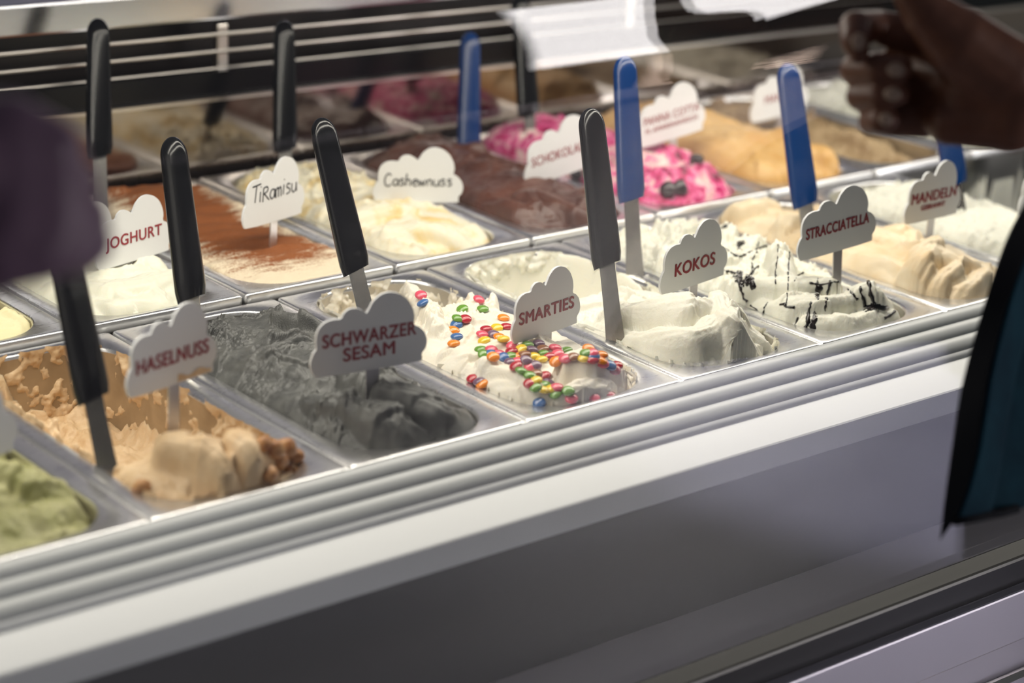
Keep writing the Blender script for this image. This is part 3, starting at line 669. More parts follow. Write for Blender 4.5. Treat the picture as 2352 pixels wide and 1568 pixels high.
for k_, lst in CAND.items():
    for cx_, cy_ in lst:
        h = hit('candy', 700+cx_/2.936, 500+cy_/2.936)
        if h[0] is None: continue
        o = bpy.data.objects.new('candy_lentil', LM[k_]); COL.objects.link(o)
        nn = (h[1]*.45+Vector((rd.uniform(-.22, .22), rd.uniform(-.22, .22), .9))).normalized()
        o.rotation_mode = 'QUATERNION'; o.rotation_quaternion = nn.to_track_quat('Z', 'Y'); o.location = h[0]+nn*.0017
        where = ('on the scooped chunk at the back of the vanilla tub' if cy_ < 600 else 'at the right rim of the vanilla tub' if cx_ > 1860 and cy_ < 1100 else
                 'beside the cloud sign, behind the main heap' if cy_ < 865 else 'low at the left rim of the vanilla tub' if cx_ < 1210 and cy_ > 1080 else
                 'near the front rim of the vanilla tub' if cy_ > 1040 else 'left of the main candy heap' if cx_ < 1360 else 'in the main heap below the cloud sign')
        tag(o, 'small shiny %s candy %s' % (k_, where), 'candy', 'candies on the vanilla ice cream')

# ------------------------------------------------------------------ nuts and cherries
MT['nut'] = color_mix(mat('roasted_hazelnut', (.42, .19, .06), .42), [(.35, (.32, .12, .035)), (.65, (.56, .30, .12))], 90)
MT['cherry'] = mat('dark_cherry', (.012, .004, .006), .12, 0, 0, .6)
def lump(name, r, seed, m, tip=0.0):
    bm = bmesh.new(); bmesh.ops.create_icosphere(bm, subdivisions=3, radius=1); rd_ = random.Random(seed); ph = [rd_.uniform(0, 6) for _ in range(4)]
    for v in bm.verts:
        c = v.co.copy(); s = 1+.05*math.sin(3*c.x+ph[0])+.06*math.sin(4*c.y+ph[1])+.05*math.sin(5*c.z+ph[2])
        if tip and c.z > .6: s *= 1+tip*(c.z-.6)
        v.co = c*r*s
    return bm_obj(name, bm, m, None, True)
for q, (x, y, r) in enumerate([(630, 1045, .0075), (655, 1040, .0075), (640, 1068, .0072), (675, 1058, .007), (690, 1078, .0065), (668, 1095, .0065), (620, 1098, .006), (605, 1030, .0065), (325, 1128, .0065)]):
    h = hit('hasel', x, y)
    if h[0] is None: continue
    o = lump('hazelnut', r, q, MT['nut'], .35); o.location = h[0]+Vector((0, 0, r*.5)); o.rotation_euler = (q*1.3, q*.7, q)
    tag(o, 'lone roasted hazelnut at the left front of the hazelnut tub' if q == 8 else 'roasted brown hazelnut on the hazelnut ice cream', 'nut', None if q == 8 else 'hazelnuts in the front corner of the hazelnut tub')
for q, (x, y, r) in enumerate([(1535, 445, .010), (1560, 440, .009), (1325, 405, .008), (1600, 375, .008), (1340, 300, .008)]):
    h = hit('panna', x, y)
    if h[0] is None: continue
    o = lump('cherry', r, q+30, MT['cherry']); o.location = h[0]+Vector((0, 0, r*.4))
    tag(o, 'dark glossy cherry on the pink panna cotta ice cream', 'cherry', 'cherries on the panna cotta ice cream')

# ------------------------------------------------------------------ cloud signs
CL = [(490, 1215), (455, 1170), (437, 1110), (446, 1050), (470, 990), (497, 960), (489, 900), (495, 830), (520, 770), (570, 720), (640, 692), (718, 686),
      (738, 635), (785, 594), (850, 583), (910, 603), (944, 628), (965, 590), (1000, 522), (1070, 456), (1150, 430), (1240, 440), (1318, 488), (1366, 565), (1383, 640), (1370, 712),
      (1430, 730), (1478, 775), (1500, 845), (1490, 915), (1448, 966), (1456, 1005), (1448, 1040)]
def smooth_poly(p, k=3):
    return p
CLP = []
for x, y in CL:
    yb = 1220-.184*(x-470); CLP.append(((x-968)/1065, max(0, (yb-y))/1065))
SW = .098
def cloud_mesh(w, h):
    hs = h/(max(q[1] for q in CLP)*1.0)
    # chaikin corner smoothing, keeping the notches readable
    P = [(x*w, z*hs) for x, z in CLP]; Q = []
    n_ = len(P)
    for i in range(n_):
        a, b = Vector(P[i]), Vector(P[(i+1) % n_]); Q += [a*.8+b*.2, a*.2+b*.8]
    bm = bmesh.new(); vs_ = [bm.verts.new((q.x, 0, q.y)) for q in Q]; f = bm.faces.new(vs_)
    r = bmesh.ops.extrude_face_region(bm, geom=[f]); ev = [g for g in r['geom'] if isinstance(g, bmesh.types.BMVert)]
    bmesh.ops.translate(bm, verts=ev, vec=(0, .0022, 0)); bmesh.ops.recalc_face_normals(bm, faces=bm.faces[:])
    me = bpy.data.meshes.new('plate'); bm.to_mesh(me); bm.free(); me.materials.append(MT['sign']); return me
def text_mesh(txt, size, bold=.0):
    cu = bpy.data.curves.new('lettering', 'FONT'); cu.body = txt; cu.size = size; cu.align_x = 'CENTER'; cu.align_y = 'CENTER'
    cu.extrude = .0002; cu.space_character = 1.06
    o = bpy.data.objects.new('lettering', cu); COL.objects.link(o)
    bpy.context.view_layer.update()
    me = bpy.data.meshes.new_from_object(o.evaluated_get(bpy.context.evaluated_depsgraph_get()))
    bpy.data.objects.remove(o); bpy.data.curves.remove(cu)
    if bold:
        bm = bmesh.new()
        for dx, dy in ((-bold, 0), (bold, 0), (0, bold*.7), (0, -bold*.7)):
            k0 = len(bm.verts); bm.from_mesh(me); bm.verts.ensure_lookup_table()
            for v in bm.verts[k0:]: v.co += Vector((dx, dy, dx*.05))
        bm.to_mesh(me); bm.free()
    return me
HAND = {'T': [[(0, 1), (.75, 1.05)], [(.38, 1.03), (.22, .1)]], 'i': [[(.1, .6), (.05, .05)], [(.14, .85), (.15, .9)]], 'R': [[(.12, .75), (.05, 0)], [(.1, .75), (.45, .78), (.48, .55), (.1, .42)], [(.2, .42), (.62, .02)]],
        'a': [[(.48, .5), (.2, .52), (.05, .25), (.2, .02), (.42, .15), (.48, .5)], [(.48, .5), (.52, .02)]], 'm': [[(.05, .5), (.05, 0)], [(.05, .4), (.2, .55), (.28, .4), (.27, 0)], [(.28, .4), (.45, .55), (.52, .38), (.52, 0)]],
        's': [[(.42, .52), (.2, .58), (.12, .4), (.36, .28), (.38, .08), (.08, .02)]], 'u': [[(.05, .52), (.06, .15), (.22, .0), (.42, .15), (.46, .52)], [(.46, .5), (.5, 0)]],
        'C': [[(.55, .85), (.3, 1.0), (.05, .6), (.1, .1), (.35, -.05), (.55, .12)]], 'h': [[(.08, 1.0), (.04, 0)], [(.05, .35), (.25, .55), (.38, .4), (.38, 0)]], 'e': [[(.06, .28), (.42, .34), (.3, .56), (.08, .4), (.08, .12), (.28, -.02), (.46, .12)]],
        'w': [[(0, .5), (.12, 0), (.26, .4), (.4, 0), (.54, .52)]], 'n': [[(.05, .5), (.04, 0)], [(.05, .35), (.24, .55), (.38, .38), (.4, 0)]], 'S': [[(.45, .75), (.2, .8), (.1, .55), (.4, .4), (.42, .1), (.1, .02)]]}
def hand_mesh(txt, width, r=.00072):
    adv = {'i': .26, 'm': .68, 'w': .66, 'T': .62, 'R': .66, 'C': .66}; x = 0; strokes = []
    for ch in txt:
        for st in HAND[ch]: strokes.append([(x+a, b) for a, b in st])
        x += adv.get(ch, .54)
    s = width/x; bm = bmesh.new()
    for st in strokes:
        P = [Vector(((a-x/2)*s, (b-.35)*s, 0)) for a, b in st]
        Q = []
        for i in range(len(P)-1):
            for t in range(5):
                p0, p1, p2, p3 = P[max(i-1, 0)], P[i], P[i+1], P[min(i+2, len(P)-1)]; t_ = t/5
                Q.append(.5*((2*p1)+(-p0+p2)*t_+(2*p0-5*p1+4*p2-p3)*t_*t_+(-p0+3*p1-3*p2+p3)*t_**3))
        Q.append(P[-1]); tube_bm(bm, Q, r, 6)
    for v in bm.verts: v.co.z *= .3
    me = bpy.data.meshes.new('lettering'); bm.to_mesh(me); bm.free(); return me
def sign(txts, loc, yaw, roll, sx, sz, label, hand=None, stemlen=.05):
    t = thing('flavour_sign', label, 'sign', loc); t.rotation_euler = (0, math.radians(-roll), math.radians(yaw))
    w, h = SW*sx, .0605*sz
    pl = bpy.data.objects.new('plate', cloud_mesh(w, h)); COL.objects.link(pl); pl.parent = t
    bm = bmesh.new()
    o = box('stem', -.0055+.004, .0055+.004, .0024, .0036, -stemlen, h*.80, MT['stem'], t)
    for (s, z, size, bold) in txts:
        me = text_mesh(s, size, bold); o = link('lettering', me, MT['red_print'], t, False)
        o.rotation_euler = (math.pi/2, 0, 0); o.location = (0, -.0003, z*h)
        wd = max(v.co.x for v in me.vertices)-min(v.co.x for v in me.vertices)
        if wd > w*.80: o.scale = (w*.80/wd, 1, 1)
    if hand:
        o = link('lettering', hand_mesh(hand[0], w*hand[1]), MT['ink'], t, True); o.rotation_euler = (math.pi/2, math.radians(-hand[3]), 0); o.location = (0, -.0003, hand[2]*h)
    return t
B_ = .00040
sign([('SCHWARZER', .46, .0150, B_), ('SESAM', .245, .0150, B_)], (.232, .070, .042), -10.6, 1.2, 1.01, 1.01, 'white cloud sign reading SCHWARZER SESAM')
sign([('SMARTIES', .36, .0150, B_)], (.445, .110, .019), 6, 2, .85, .95, 'white cloud sign in the tub of coloured candies')
sign([('KOKOS', .33, .0165, B_)], (.626, .120, .028), 7.5, .8, .98, .98, 'white cloud sign reading KOKOS')
sign([('HASELNUSS', .36, .0155, B_)], (.076, .100, .052), 14, -1, .94, 1.0, 'white cloud sign reading HASELNUSS with a tan smear', stemlen=.075)
sign([('JOGHURT', .38, .0150, B_*.4)], (.257, .470, .018), 14.4, 0, .98, .98, 'white cloud sign reading JOGHURT')
sign([], (.408, .470, .032), 20.5, -3, 1.01, 1.01, 'white cloud sign with TIRAMISU written in black marker', hand=('TiRamisu', .72, .48, 2), stemlen=.06)
sign([], (.602, .500, .015), -25.2, -2, .96, .96, 'white cloud sign with CASHEWNUSS written in black marker', hand=('Cashewnuss', .76, .38, 0))
sign([('SCHOKOLADE', .40, .0145, 0)], (.778, .480, .023), 4, 5.9, 1.09, 1.05, 'white cloud sign reading SCHOKOLADE')
sign([('PANNA COTTA', .46, .0130, 0), ('M. AMARENAKIRSCH', .28, .0078, 0)], (.937, .480, .043), -1.6, 6.9, 1.02, 1.02, 'white cloud sign reading PANNA COTTA')
sign([('STRACCIATELLA', .40, .0145, B_)], (.780, .090, .043), -3.9, 4.7, 1.01, 1.01, 'white cloud sign reading STRACCIATELLA')
sign([('MANDELN', .42, .0150, B_), ('GEBRANNT', .24, .0072, B_*.5)], (.962, .130, .036), 3, -1, .92, .97, 'white cloud sign reading MANDELN')
w_ = on_y(1790, 268, .54); sign([('MANGO', .40, .0135, 0)], tuple(w_), 0, 4, 1.0, 1.0, 'white cloud sign half hidden behind a blue spatula handle')
w_ = on_y(2395, 480, .12); sign([], tuple(w_), 6, 2, .95, .95, 'white cloud sign almost hidden by the teal jacket')
w_ = on_y(-92, 1075, .085); sign([], tuple(w_), 10, 0, 1.0, 1.0, 'white cloud sign cut off by the left edge of the picture')
w_ = on_y(190, 605, .56); sign([], tuple(w_), 12, 0, .95, .95, 'white cloud sign peeking out behind the JOGHURT sign')
# tan smear on the hazelnut sign is left on the lower right corner of the plate
bm = bmesh.new()
bmesh.ops.create_grid(bm, x_segments=16, y_segments=8, size=1)
for v in bm.verts:
    x, y = v.co.x, v.co.y; v.co = Vector((.022+x*.017, -.00045-.0002*math.sin(9*x), .0035+.0022*y+.0016*math.sin(5*x)*(.5+.5*y)))
sg = [o for o in COL.objects if o.get('label', '').startswith('white cloud sign reading HASELNUSS')][0]
o = bm_obj('smear', bm, GM['hasel'], sg, True)

# ------------------------------------------------------------------ spatulas
def handle_mesh(L=.138, w0=.0225, w1=.0268):
    bm = bmesh.new(); rings = []; k = 20; N = 22
    TS = [.12*(1-math.cos(math.pi/2*i/9)) for i in range(10)]+[.12+.88*i/14 for i in range(1, 15)]; N = len(TS)-1
    for t in TS:
        z = L*(1-t); w = w0+(w1-w0)*min(1, t*1.15); th = .0155+.002*t
        if t < .12: s_ = math.sqrt(max(0, 1-((.12-t)/.12)**2)); s_ = max(s_, .02)
        else: s_ = 1
        if t > .96: s_ = 1-.10*((t-.96)/.04)
        ring = []
        for j in range(k):
            a = 2*math.pi*j/k; c, s2 = math.cos(a), math.sin(a)
            x = math.copysign(abs(c)**.8, c)*w/2*s_; y = math.copysign(abs(s2)**.8, s2)*th/2*s_
            zz = z+(x/w1)*.007*max(0, (t-.85)/.15)
            ring.append(bm.verts.new((x, y, zz)))
        rings.append(ring)
    for i in range(N):
        for j in range(k): bm.faces.new((rings[i][j], rings[i+1][j], rings[i+1][(j+1) % k], rings[i][(j+1) % k]))
    bm.faces.new(rings[0]); bm.faces.new(rings[-1][::-1])
    me = bpy.data.meshes.new('handle'); bm.normal_update(); bm.to_mesh(me); bm.free(); me.shade_smooth(); me.set_sharp_from_angle(angle=math.radians(60)); return me
def blade_mesh(L=.10):
    prof = [(0, .0070), (-.02, .0070), (-.05, .0074), (-.08, .0088), (-L, .0105)]; v = []; f = []
    for z, hw in prof: v += [(-hw, -.001, z+.008), (hw, -.001, z+.008), (hw, .001, z+.008), (-hw, .001, z+.008)]
    n_ = len(prof)
    for i in range(n_-1):
        for j in range(4): f.append((i*4+j, i*4+(j+1) % 4, i*4+4+(j+1) % 4, i*4+4+j))
    f += [(3, 2, 1, 0), (n_*4-4, n_*4-3, n_*4-2, n_*4-1)]
    me = mesh(v, f, 'blade'); return me
HB, HU = handle_mesh(), None
HU = HB.copy(); HB.materials.append(MT['handle_black']); HU.materials.append(MT['handle_blue'])
BL = blade_mesh(); BL.materials.append(MT['blade'])
BL2 = blade_mesh(.06); BL2.materials.append(MT['blade'])
def spatula(top, bot, Y, col, label, twist=0, short=False, scale=1.0):
    b = Vector(on_y(bot[0], bot[1], Y)); d = (np.array(b)-CAM)@FW; t_ = Vector(CAM+d*ray(*top)); z = (t_-b).normalized()
    view = Vector(ray(*bot)).normalized(); x = z.cross(-view).normalized(); x = -x if x.dot(Vector(RT)) < 0 else x
    y = z.cross(x).normalized(); Mx = Matrix((x, y, z)).transposed().to_4x4() @ Matrix.Rotation(math.radians(twist), 4, 'Z')
    t = thing('gelato_spatula', label, 'spatula', b); t.rotation_mode = 'QUATERNION'; t.rotation_quaternion = Mx.to_quaternion()
    t.scale = (scale,)*3
    for nm, me in (('handle', HB if col == 'black' else HU), ('blade', BL2 if short else BL)):
        o = bpy.data.objects.new(nm, me); COL.objects.link(o); o.parent = t
    return t
spatula((225, 45), (228, 360), .675, 'black', 'black-handled spatula standing in the rear of the tiramisu tub', 10)
spatula((652, 42), (655, 345), .675, 'black', 'black-handled spatula standing in the rear of the cashew tub', 10)
spatula((395, 320), (440, 688), .30, 'black', 'black-handled spatula stuck in the dark grey sesame ice cream', -20)
spatula((735, 270), (818, 622), .28, 'black', 'black-handled spatula leaning in the tub of coloured candies', 15)
spatula((1080, 55), (1076, 357), .64, 'blue', 'blue-handled spatula stuck in the chocolate ice cream', 10)
spatula((1192, -30), (1215, 265), .64, 'black', 'black-handled spatula stuck in the pink panna cotta ice cream', 30)
spatula((1355, 250), (1395, 610), .13, 'black', 'black-handled spatula stuck in the white coconut ice cream', -12)
spatula((1435, 150), (1450, 460), .26, 'blue', 'blue-handled spatula at the back of the chocolate-drizzled tub', 12)
spatula((1808, 157), (1850, 472), .22, 'blue', 'large blue-handled spatula in front of the orange caramel ice cream', 10, scale=1.04)
spatula((2152, 120), (2195, 425), .20, 'blue', 'blue-handled spatula behind the MANDELN sign', 8)
spatula((125, 470), (215, 918), .125, 'black', 'black-handled spatula standing in the scraped hazelnut tub', -10)

# ------------------------------------------------------------------ people
MT['skin'] = color_mix(mat('dark_brown_skin', (.15, .06, .034), .42, 0, .0, .4), [(.35, (.13, .050, .028)), (.65, (.18, .075, .043))], 40)
MT['skin_left'] = color_mix(mat('skin_painted_lavender_light', (.16, .10, .15), .45, 0, .0, .45), [(.35, (.14, .085, .13)), (.65, (.19, .115, .17))], 30)  # dark skin with the lavender hall light mixed into its base colour
MT['nail'] = mat('fingernail', (.42, .30, .22), .3, 0, 0, .5)
MT['teal'] = color_mix(add_bump(mat('teal_cloth', (.006, .055, .085), .85, 0, 0, .2), 900, .3), [(.35, (.002, .026, .045)), (.65, (.005, .044, .068))], 25)
MT['black_cloth'] = mat('black_trim_cloth', (.003, .004, .007), .8, 0, 0, .2)
MT['tunic'] = color_mix(mat('grey_green_cloth', (.03, .045, .04), .85, 0, 0, .2), [(.4, (.022, .034, .032)), (.62, (.045, .058, .045))], 22)
MT['trouser'] = mat('dark_trouser_cloth', (.012, .013, .018), .85)
MT['hair'] = mat('black_hair', (.006, .005, .005), .5)
def cap(bm, a, b, ra, rb, seg=14):
    a, b = Vector(a), Vector(b); d = b-a; L = d.length
    for p, r in ((a, ra), (b, rb)):
        bmesh.ops.create_icosphere(bm, subdivisions=3, radius=r, matrix=Matrix.Translation(p))
    if L > 1e-5:
        q = d.normalized().to_track_quat('Z', 'Y').to_matrix().to_4x4()
        bmesh.ops.create_cone(bm, cap_ends=True, segments=seg, radius1=ra, radius2=rb, depth=L, matrix=Matrix.Translation((a+b)/2) @ q)
def chain(bm, pts):
    for (a, ra), (b, rb) in zip(pts[:-1], pts[1:]): cap(bm, a, b, ra, rb)
def remesh(bm, vox, it):
    me = bpy.data.meshes.new('tmp'); bm.to_mesh(me); bm.free(); o = bpy.data.objects.new('tmp', me); COL.objects.link(o)
    r = o.modifiers.new('r', 'REMESH'); r.mode = 'VOXEL'; r.voxel_size = vox
    s = o.modifiers.new('s', 'SMOOTH'); s.factor = .5; s.iterations = it
    bpy.context.view_layer.update()
    out = bpy.data.meshes.new_from_object(o.evaluated_get(bpy.context.evaluated_depsgraph_get()))
    bpy.data.objects.remove(o); bpy.data.meshes.remove(me); return out
def join_meshes(a, b):
    bm = bmesh.new(); bm.from_mesh(a); bm.from_mesh(b); me = bpy.data.meshes.new('body'); bm.to_mesh(me); bm.free(); return me
def body_bm(base, facing, lean=0.0):
    """standing figure: base = floor point below the hips; facing = unit vector in plan; lean = forward shift per metre above the hips."""
    bm = bmesh.new(); f = Vector((facing[0], facing[1], 0)).normalized(); s = Vector((f.y, -f.x, 0))   # s: figure's right
    B = Vector(base); up = Vector((0, 0, 1))
    def at(side, fwd, z): return B+s*side+f*(fwd+lean*max(0, z-.95))+up*(z-.3*lean*lean*max(0, z-.95))
    chain(bm, [(at(0, 0, .95), .13), (at(0, .01, 1.10), .12), (at(0, .02, 1.28), .135), (at(0, 0, 1.42), .09), (at(0, .01, 1.50), .055), (at(0, .02, 1.56), .052)])
    for sd in (-1, 1):
        chain(bm, [(at(sd*.07, 0, .95), .10), (at(sd*.10, 0, .90), .095), (at(sd*.10, .02, .50), .06), (at(sd*.10, .0, .45), .058), (at(sd*.10, -.02, .10), .040)])
        chain(bm, [(at(sd*.10, -.03, .05), .042), (at(sd*.11, .10, .035), .035), (at(sd*.115, .17, .03), .028)])
        chain(bm, [(at(0, 0, 1.40), .07), (at(sd*.15, 0, 1.40), .065), (at(sd*.185, 0, 1.38), .058)])
    # head with nose, chin and ears
    chain(bm, [(at(0, .03, 1.62), .075), (at(0, .015, 1.70), .092)]); cap(bm, at(0, .06, 1.585), at(0, .08, 1.59), .04, .03)
    cap(bm, at(0, .10, 1.68), at(0, .118, 1.655), .010, .013)
    for sd in (-1, 1): cap(bm, at(sd*.085, .01, 1.68), at(sd*.09, .01, 1.645), .014, .010)
    return bm, at

# person at the right: hand in front of the glass, teal jacket hanging open
hand = bmesh.new()
wr, pc = (2440, 225, 1.47), (2255, 205, 1.455)
chain(hand, [(PX(*wr), .030), (PX(2330, 215, 1.455), .033)])
mcps = {'index': (2125, 85, 1.475), 'middle': (2110, 160, 1.487), 'ring': (2110, 225, 1.487), 'pinky': (2120, 275, 1.475)}
chain(hand, [(PX(2330, 215, 1.455), .033), (PX(2240, 200, 1.460), .030)])
for nm, q in mcps.items(): chain(hand, [(PX(2300, 150+.35*(q[1]-160)+45, 1.46), .028), (PX(2200, q[1]*.6+80, 1.465), .021), (PX(*q), .0145 if nm != 'pinky' else .0125)])
chain(hand, [(PX(2320, 270, 1.452), .024), (PX(2180, 280, 1.458), .016)])                     # heel of the palm
chain(hand, [(PX(2300, 170, 1.445), .028), (PX(2200, 95, 1.430), .024), (PX(2130, 30, 1.420), .0165), (PX(2085, -40, 1.415), .0135), (PX(2060, -90, 1.415), .011)])   # thumb, pointing up
chain(hand, [(PX(2125, 85, 1.475), .0140), (PX(2015, 62, 1.478), .0118), (PX(1965, 62, 1.452), .0112), (PX(1964, 95, 1.436), .0098), (PX(1972, 122, 1.434), .0075)])
chain(hand, [(PX(2110, 162, 1.487), .0140), (PX(1985, 158, 1.490), .0115), (PX(1965, 160, 1.462), .0108), (PX(2015, 160, 1.444), .0098), (PX(2068, 158, 1.440), .0085)])
chain(hand, [(PX(2110, 226, 1.487), .0135), (PX(1995, 222, 1.488), .0108), (PX(1976, 222, 1.462), .0100), (PX(2020, 220, 1.446), .0092), (PX(2062, 216, 1.443), .0080)])
chain(hand, [(PX(2120, 278, 1.475), .0120), (PX(2025, 280, 1.478), .0098), (PX(2002, 280, 1.460), .0092), (PX(2022, 278, 1.448), .0084), (PX(2042, 274, 1.446), .0072)])
el = Vector((.77, -.42, .335))
wrist = PX(*wr); chain(hand, [(wrist, .030), (wrist.lerp(el, .45), .037), (el, .044)])
hand_me = remesh(hand, .0019, 3)
bb = Vector((1.36, -.47, FLOOR_Z)); FC = (-.97, .20)
bm, at = body_bm(bb, FC, .55)
chain(bm, [(at(.185, 0, 1.38), .058), (el, .044)])
chain(bm, [(at(-.185, 0, 1.38), .055), (at(-.21, -.03, 1.10), .042), (at(-.20, .03, .88), .030), (at(-.20, .05, .80), .030), (at(-.195, .06, .72), .014)])
body_me = remesh(bm, .011, 3)
P1 = tag(link('person', join_meshes(hand_me, body_me), MT['skin']), 'person in an open teal jacket holding a closed hand up to the glass', 'person')
def nail(c, nx, s, par):
    bm = bmesh.new(); bmesh.ops.create_uvsphere(bm, u_segments=12, v_segments=8, radius=1)
    for v in bm.verts: v.co = Vector((v.co.x*s[0], v.co.y*s[1], v.co.z*.0018))
    o = bm_obj('fingernail', bm, MT['nail'], par, True); o.location = c
    o.rotation_mode = 'QUATERNION'; o.rotation_quaternion = Vector(nx).normalized().to_track_quat('Z', 'Y'); return o
vw = -Vector(FW)
BV = BVHTree.FromPolygons([v.co for v in P1.data.vertices], [tuple(p.vertices) for p in P1.data.polygons])
for x, y, s in ((1972, 95, (.0050, .0060)), (2058, 160, (.0062, .0050)), (2050, 216, (.0060, .0048)), (2034, 274, (.0048, .0046))):
    h = BV.ray_cast(Vector(CAM), Vector(ray(x, y)).normalized())
    if h[0] is not None: nail(h[0]+h[1]*.0002, h[1]*.6+vw*.4, s, P1)
def ruled(name, cols, m, parent, thick=.003, sub=10):
    """cloth sheet through columns of points; each column runs from top to bottom."""
    def res(c, n_):
        c = [Vector(q) for q in c]; out = []
        for i in range(n_):
            t = i/(n_-1)*(len(c)-1); k_ = min(int(t), len(c)-2); u_ = t-k_
            p0, p1, p2, p3 = c[max(k_-1, 0)], c[k_], c[k_+1], c[min(k_+2, len(c)-1)]
            out.append(.5*((2*p1)+(-p0+p2)*u_+(2*p0-5*p1+4*p2-p3)*u_*u_+(-p0+3*p1-3*p2+p3)*u_**3))
        return out
    n_ = 40; cs = [res(c, n_) for c in cols]; rows = []
    for i in range(n_): rows.append(res([c[i] for c in cs], (len(cols)-1)*sub+1))
    w_n = len(rows[0]); v = [q for r in rows for q in r]
    f = [(i*w_n+j, i*w_n+j+1, (i+1)*w_n+j+1, (i+1)*w_n+j) for i in range(n_-1) for j in range(w_n-1)]
    me = mesh(v, f, name); bm = bmesh.new(); bm.from_mesh(me)
    bmesh.ops.solidify(bm, geom=bm.faces[:], thickness=thick); bmesh.ops.recalc_face_normals(bm, faces=bm.faces[:]); bm.to_mesh(me); bm.free()
    return link(name, me, m, parent)
L_ = [(2470, 330, 1.60), (2385, 420, 1.56), (2325, 520, 1.53), (2285, 620, 1.515), (2250, 740, 1.505), (2215, 880, 1.50), (2188, 1030, 1.49), (2170, 1150, 1.485), (2160, 1240, 1.485)]
I_ = [(2500, 340, 1.605), (2425, 440, 1.565), (2368, 540, 1.535), (2330, 640, 1.515), (2298, 750, 1.500), (2268, 880, 1.492), (2244, 1030, 1.485), (2218, 1130, 1.482), (2192, 1195, 1.482)]
M_ = [(2560, 340, 1.63), (2480, 440, 1.59), (2420, 540, 1.56), (2385, 640, 1.545), (2350, 750, 1.53), (2318, 880, 1.52), (2296, 1030, 1.51), (2280, 1120, 1.505), (2264, 1182, 1.50)]
Rr = [(2640, 340, 1.68), (2560, 440, 1.64), (2500, 540, 1.60), (2460, 640, 1.58), (2430, 750, 1.565), (2395, 880, 1.555), (2368, 1030, 1.55), (2350, 1110, 1.545), (2334, 1166, 1.54)]
R2 = [at(-.02+.02*t, .24-.02*t, 1.40-.55*t) for t in [i/8 for i in range(9)]]
R3 = [at(.17, .06, 1.40-.55*t) for t in [i/8 for i in range(9)]]
cv = lambda q: [PX(*a) for a in q]
jk = ruled('jacket', [cv(I_), cv(M_), cv(Rr), R2, R3], MT['teal'], P1, .003); jk['label'] = 'open teal jacket front hanging loose'
tr_ = ruled('jacket_trim', [cv(L_), cv(I_)], MT['black_cloth'], jk, .004); tr_['label'] = 'black edge trim of the teal jacket'
hm = bmesh.new(); tube_bm(hm, [PX(2192, 1196, 1.480), PX(2230, 1190, 1.488), PX(2264, 1183, 1.497), PX(2300, 1177, 1.515), PX(2334, 1167, 1.538)], .0035, 8)
o = bm_obj('jacket_hem', hm, MT['black_cloth'], jk, True)
def loft(name, rings, m, parent):
    n_ = len(rings[0]); v = [q for r in rings for q in r]
    f = [(i*n_+j, i*n_+(j+1) % n_, (i+1)*n_+(j+1) % n_, (i+1)*n_+j) for i in range(len(rings)-1) for j in range(n_)]
    return link(name, mesh(v, f, name), m, parent)
def ring(c, rx, ry, z, s, f, k=36, wav=.0, ph=0):
    return [c+s*(rx*(1+wav*math.sin(7*a+ph))*math.cos(a))+f*(ry*(1+wav*math.sin(5*a+ph))*math.sin(a))+Vector((0, 0, z)) for a in [2*math.pi*i/k for i in range(k)]]
def clothes(P, base, facing, lean, legs_m, top_m, name, hem):
    f = Vector((facing[0], facing[1], 0)).normalized(); s = Vector((f.y, -f.x, 0)); B = Vector(base)
    G = lambda z: B+f*lean*max(0, z-.95)-Vector((0, 0, .3*lean*lean*max(0, z-.95)))
    loft(name, [ring(G(z), rx, ry, z, s, f, wav=wv) for rx, ry, z, wv in ((.15, .15, hem, .05), (.158, .152, .98, .03), (.150, .142, 1.10, .02), (.175, .158, 1.28, 0), (.205, .13, 1.38, 0), (.19, .105, 1.44, 0), (.085, .08, 1.49, 0))], top_m, P)
    for sd in (-1, 1):
        Q = B+s*sd*.10
        loft('trouser_leg', [ring(Q-s*sd*.015, .118, .12, .94, s, f), ring(Q, .110, .115, .80, s, f), ring(Q, .085, .09, .50, s, f), ring(Q, .072, .075, .08, s, f)], legs_m, P)
clothes(P1, bb, FC, .55, MT['trouser'], MT['tunic'], 'tunic', .78)
bm = bmesh.new(); chain(bm, [(at(.185, 0, 1.385), .078), (Vector(el).lerp(at(.185, 0, 1.38), .12), .060)])
o = link('sleeve', remesh(bm, .008, 2), MT['teal'], P1)
bm = bmesh.new(); chain(bm, [(at(-.185, 0, 1.385), .078), (at(-.21, -.03, 1.10), .062), (at(-.20, .02, .92), .052)]); link('sleeve', remesh(bm, .008, 2), MT['teal'], P1)
bm = bmesh.new(); cap(bm, at(0, -.012, 1.715), at(0, -.03, 1.66), .098, .09); link('hair', remesh(bm, .008, 2), MT['hair'], P1)

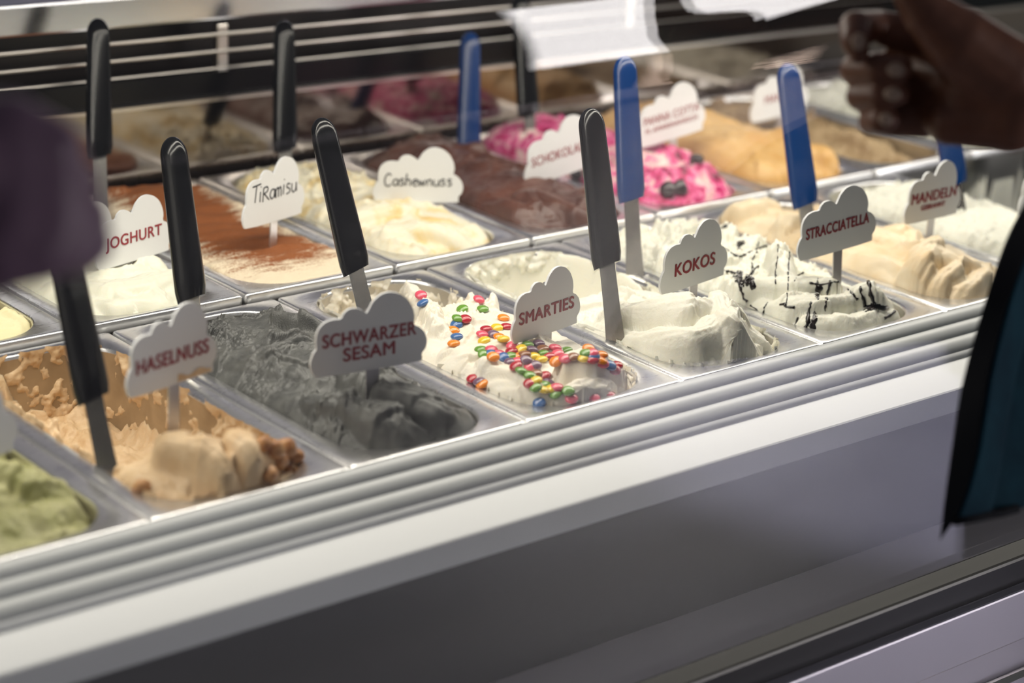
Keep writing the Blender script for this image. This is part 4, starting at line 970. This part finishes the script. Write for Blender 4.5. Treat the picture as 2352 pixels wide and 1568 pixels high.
MT['eye'] = mat('eye_white', (.7, .7, .68), .2); MT['iris'] = mat('dark_iris', (.02, .012, .008), .15); MT['lip'] = mat('lip', (.16, .045, .04), .45); MT['shoe'] = mat('black_shoe', (.012, .012, .013), .4)
def face_and_shoes(P, at_):
    def ball(nm, c, r, m, par, sc=(1, 1, 1)):
        bm = bmesh.new(); bmesh.ops.create_uvsphere(bm, u_segments=14, v_segments=10, radius=r)
        for v in bm.verts: v.co = Vector((v.co.x*sc[0], v.co.y*sc[1], v.co.z*sc[2]))
        o_ = bm_obj(nm, bm, m, par, True); o_.location = c; return o_
    for sd in (-1, 1):
        c = at_(sd*.033, .083, 1.695); e_ = ball('eye', c, .013, MT['eye'], P); ball('iris', at_(sd*.033, .0935, 1.695)-c, .0055, MT['iris'], e_)
        bm = bmesh.new(); chain(bm, [(at_(sd*.10, -.035, .055), .050), (at_(sd*.11, .10, .042), .044), (at_(sd*.115, .18, .036), .034)]); link('shoe', remesh(bm, .007, 2), MT['shoe'], P)
    ball('mouth', at_(0, .094, 1.612), .022, MT['lip'], P, (1, .5, .3))
face_and_shoes(P1, at)
# person at the left: loosely closed hand close to the lens
D_ = .93
hand = bmesh.new()
chain(hand, [(PX(-330, 330, D_+.02), .030), (PX(-180, 360, D_+.01), .031), (PX(-70, 400, D_), .034)])
for y0, y1, r in ((300, 330, .017), (370, 400, .018), (440, 465, .018), (505, 530, .017)):
    chain(hand, [(PX(-120, 330+(y0-300)*.5, D_), .024), (PX(20, y0+20, D_-.005), r+.003), (PX(105, y1+20, D_), r)])
for (kx, ky, px_, py_, r) in ((80, 330, 120, 350, .0125), (110, 400, 160, 425, .0130), (120, 470, 185, 500, .0130), (115, 535, 195, 555, .0125)):
    chain(hand, [(PX(kx, ky, D_), r+.003), (PX(px_, py_, D_+.012), r), (PX(px_-20, py_+25, D_+.030), r-.001), (PX(px_-90, py_+30, D_+.034), r-.002)])
chain(hand, [(PX(-110, 560, D_-.010), .020), (PX(-10, 590, D_-.012), .016), (PX(90, 580, D_-.006), .0135), (PX(150, 570, D_), .0115)])
el2 = PX(-330, 330, D_+.02)+Vector((-.12, -.16, -.10))
chain(hand, [(PX(-330, 330, D_+.02), .030), (el2, .045)])
hand_me = remesh(hand, .0022, 4)
bb2 = Vector((-.86, -.62, FLOOR_Z)); bm, at = body_bm(bb2, (.25, .97))
chain(bm, [(at(.185, 0, 1.38), .058), (el2, .045)])
chain(bm, [(at(-.185, 0, 1.38), .055), (at(-.25, -.02, 1.10), .042), (at(-.27, .03, .88), .030), (at(-.27, .05, .80), .030), (at(-.265, .06, .72), .014)])
P2 = tag(link('person', join_meshes(hand_me, remesh(bm, .011, 3)), MT['skin_left']), 'person at the left edge whose blurred closed hand reaches towards the tubs', 'person')
clothes(P2, bb2, (.25, .97), 0, MT['trouser'], MT['black_cloth'], 'shirt', .85)
bm = bmesh.new(); chain(bm, [(at(.185, 0, 1.385), .078), (Vector(el2).lerp(at(.185, 0, 1.38), .25), .060)]); link('sleeve', remesh(bm, .008, 2), MT['black_cloth'], P2)
bm = bmesh.new(); cap(bm, at(0, -.012, 1.715), at(0, -.03, 1.66), .098, .09); link('hair', remesh(bm, .008, 2), MT['hair'], P2)
face_and_shoes(P2, at)
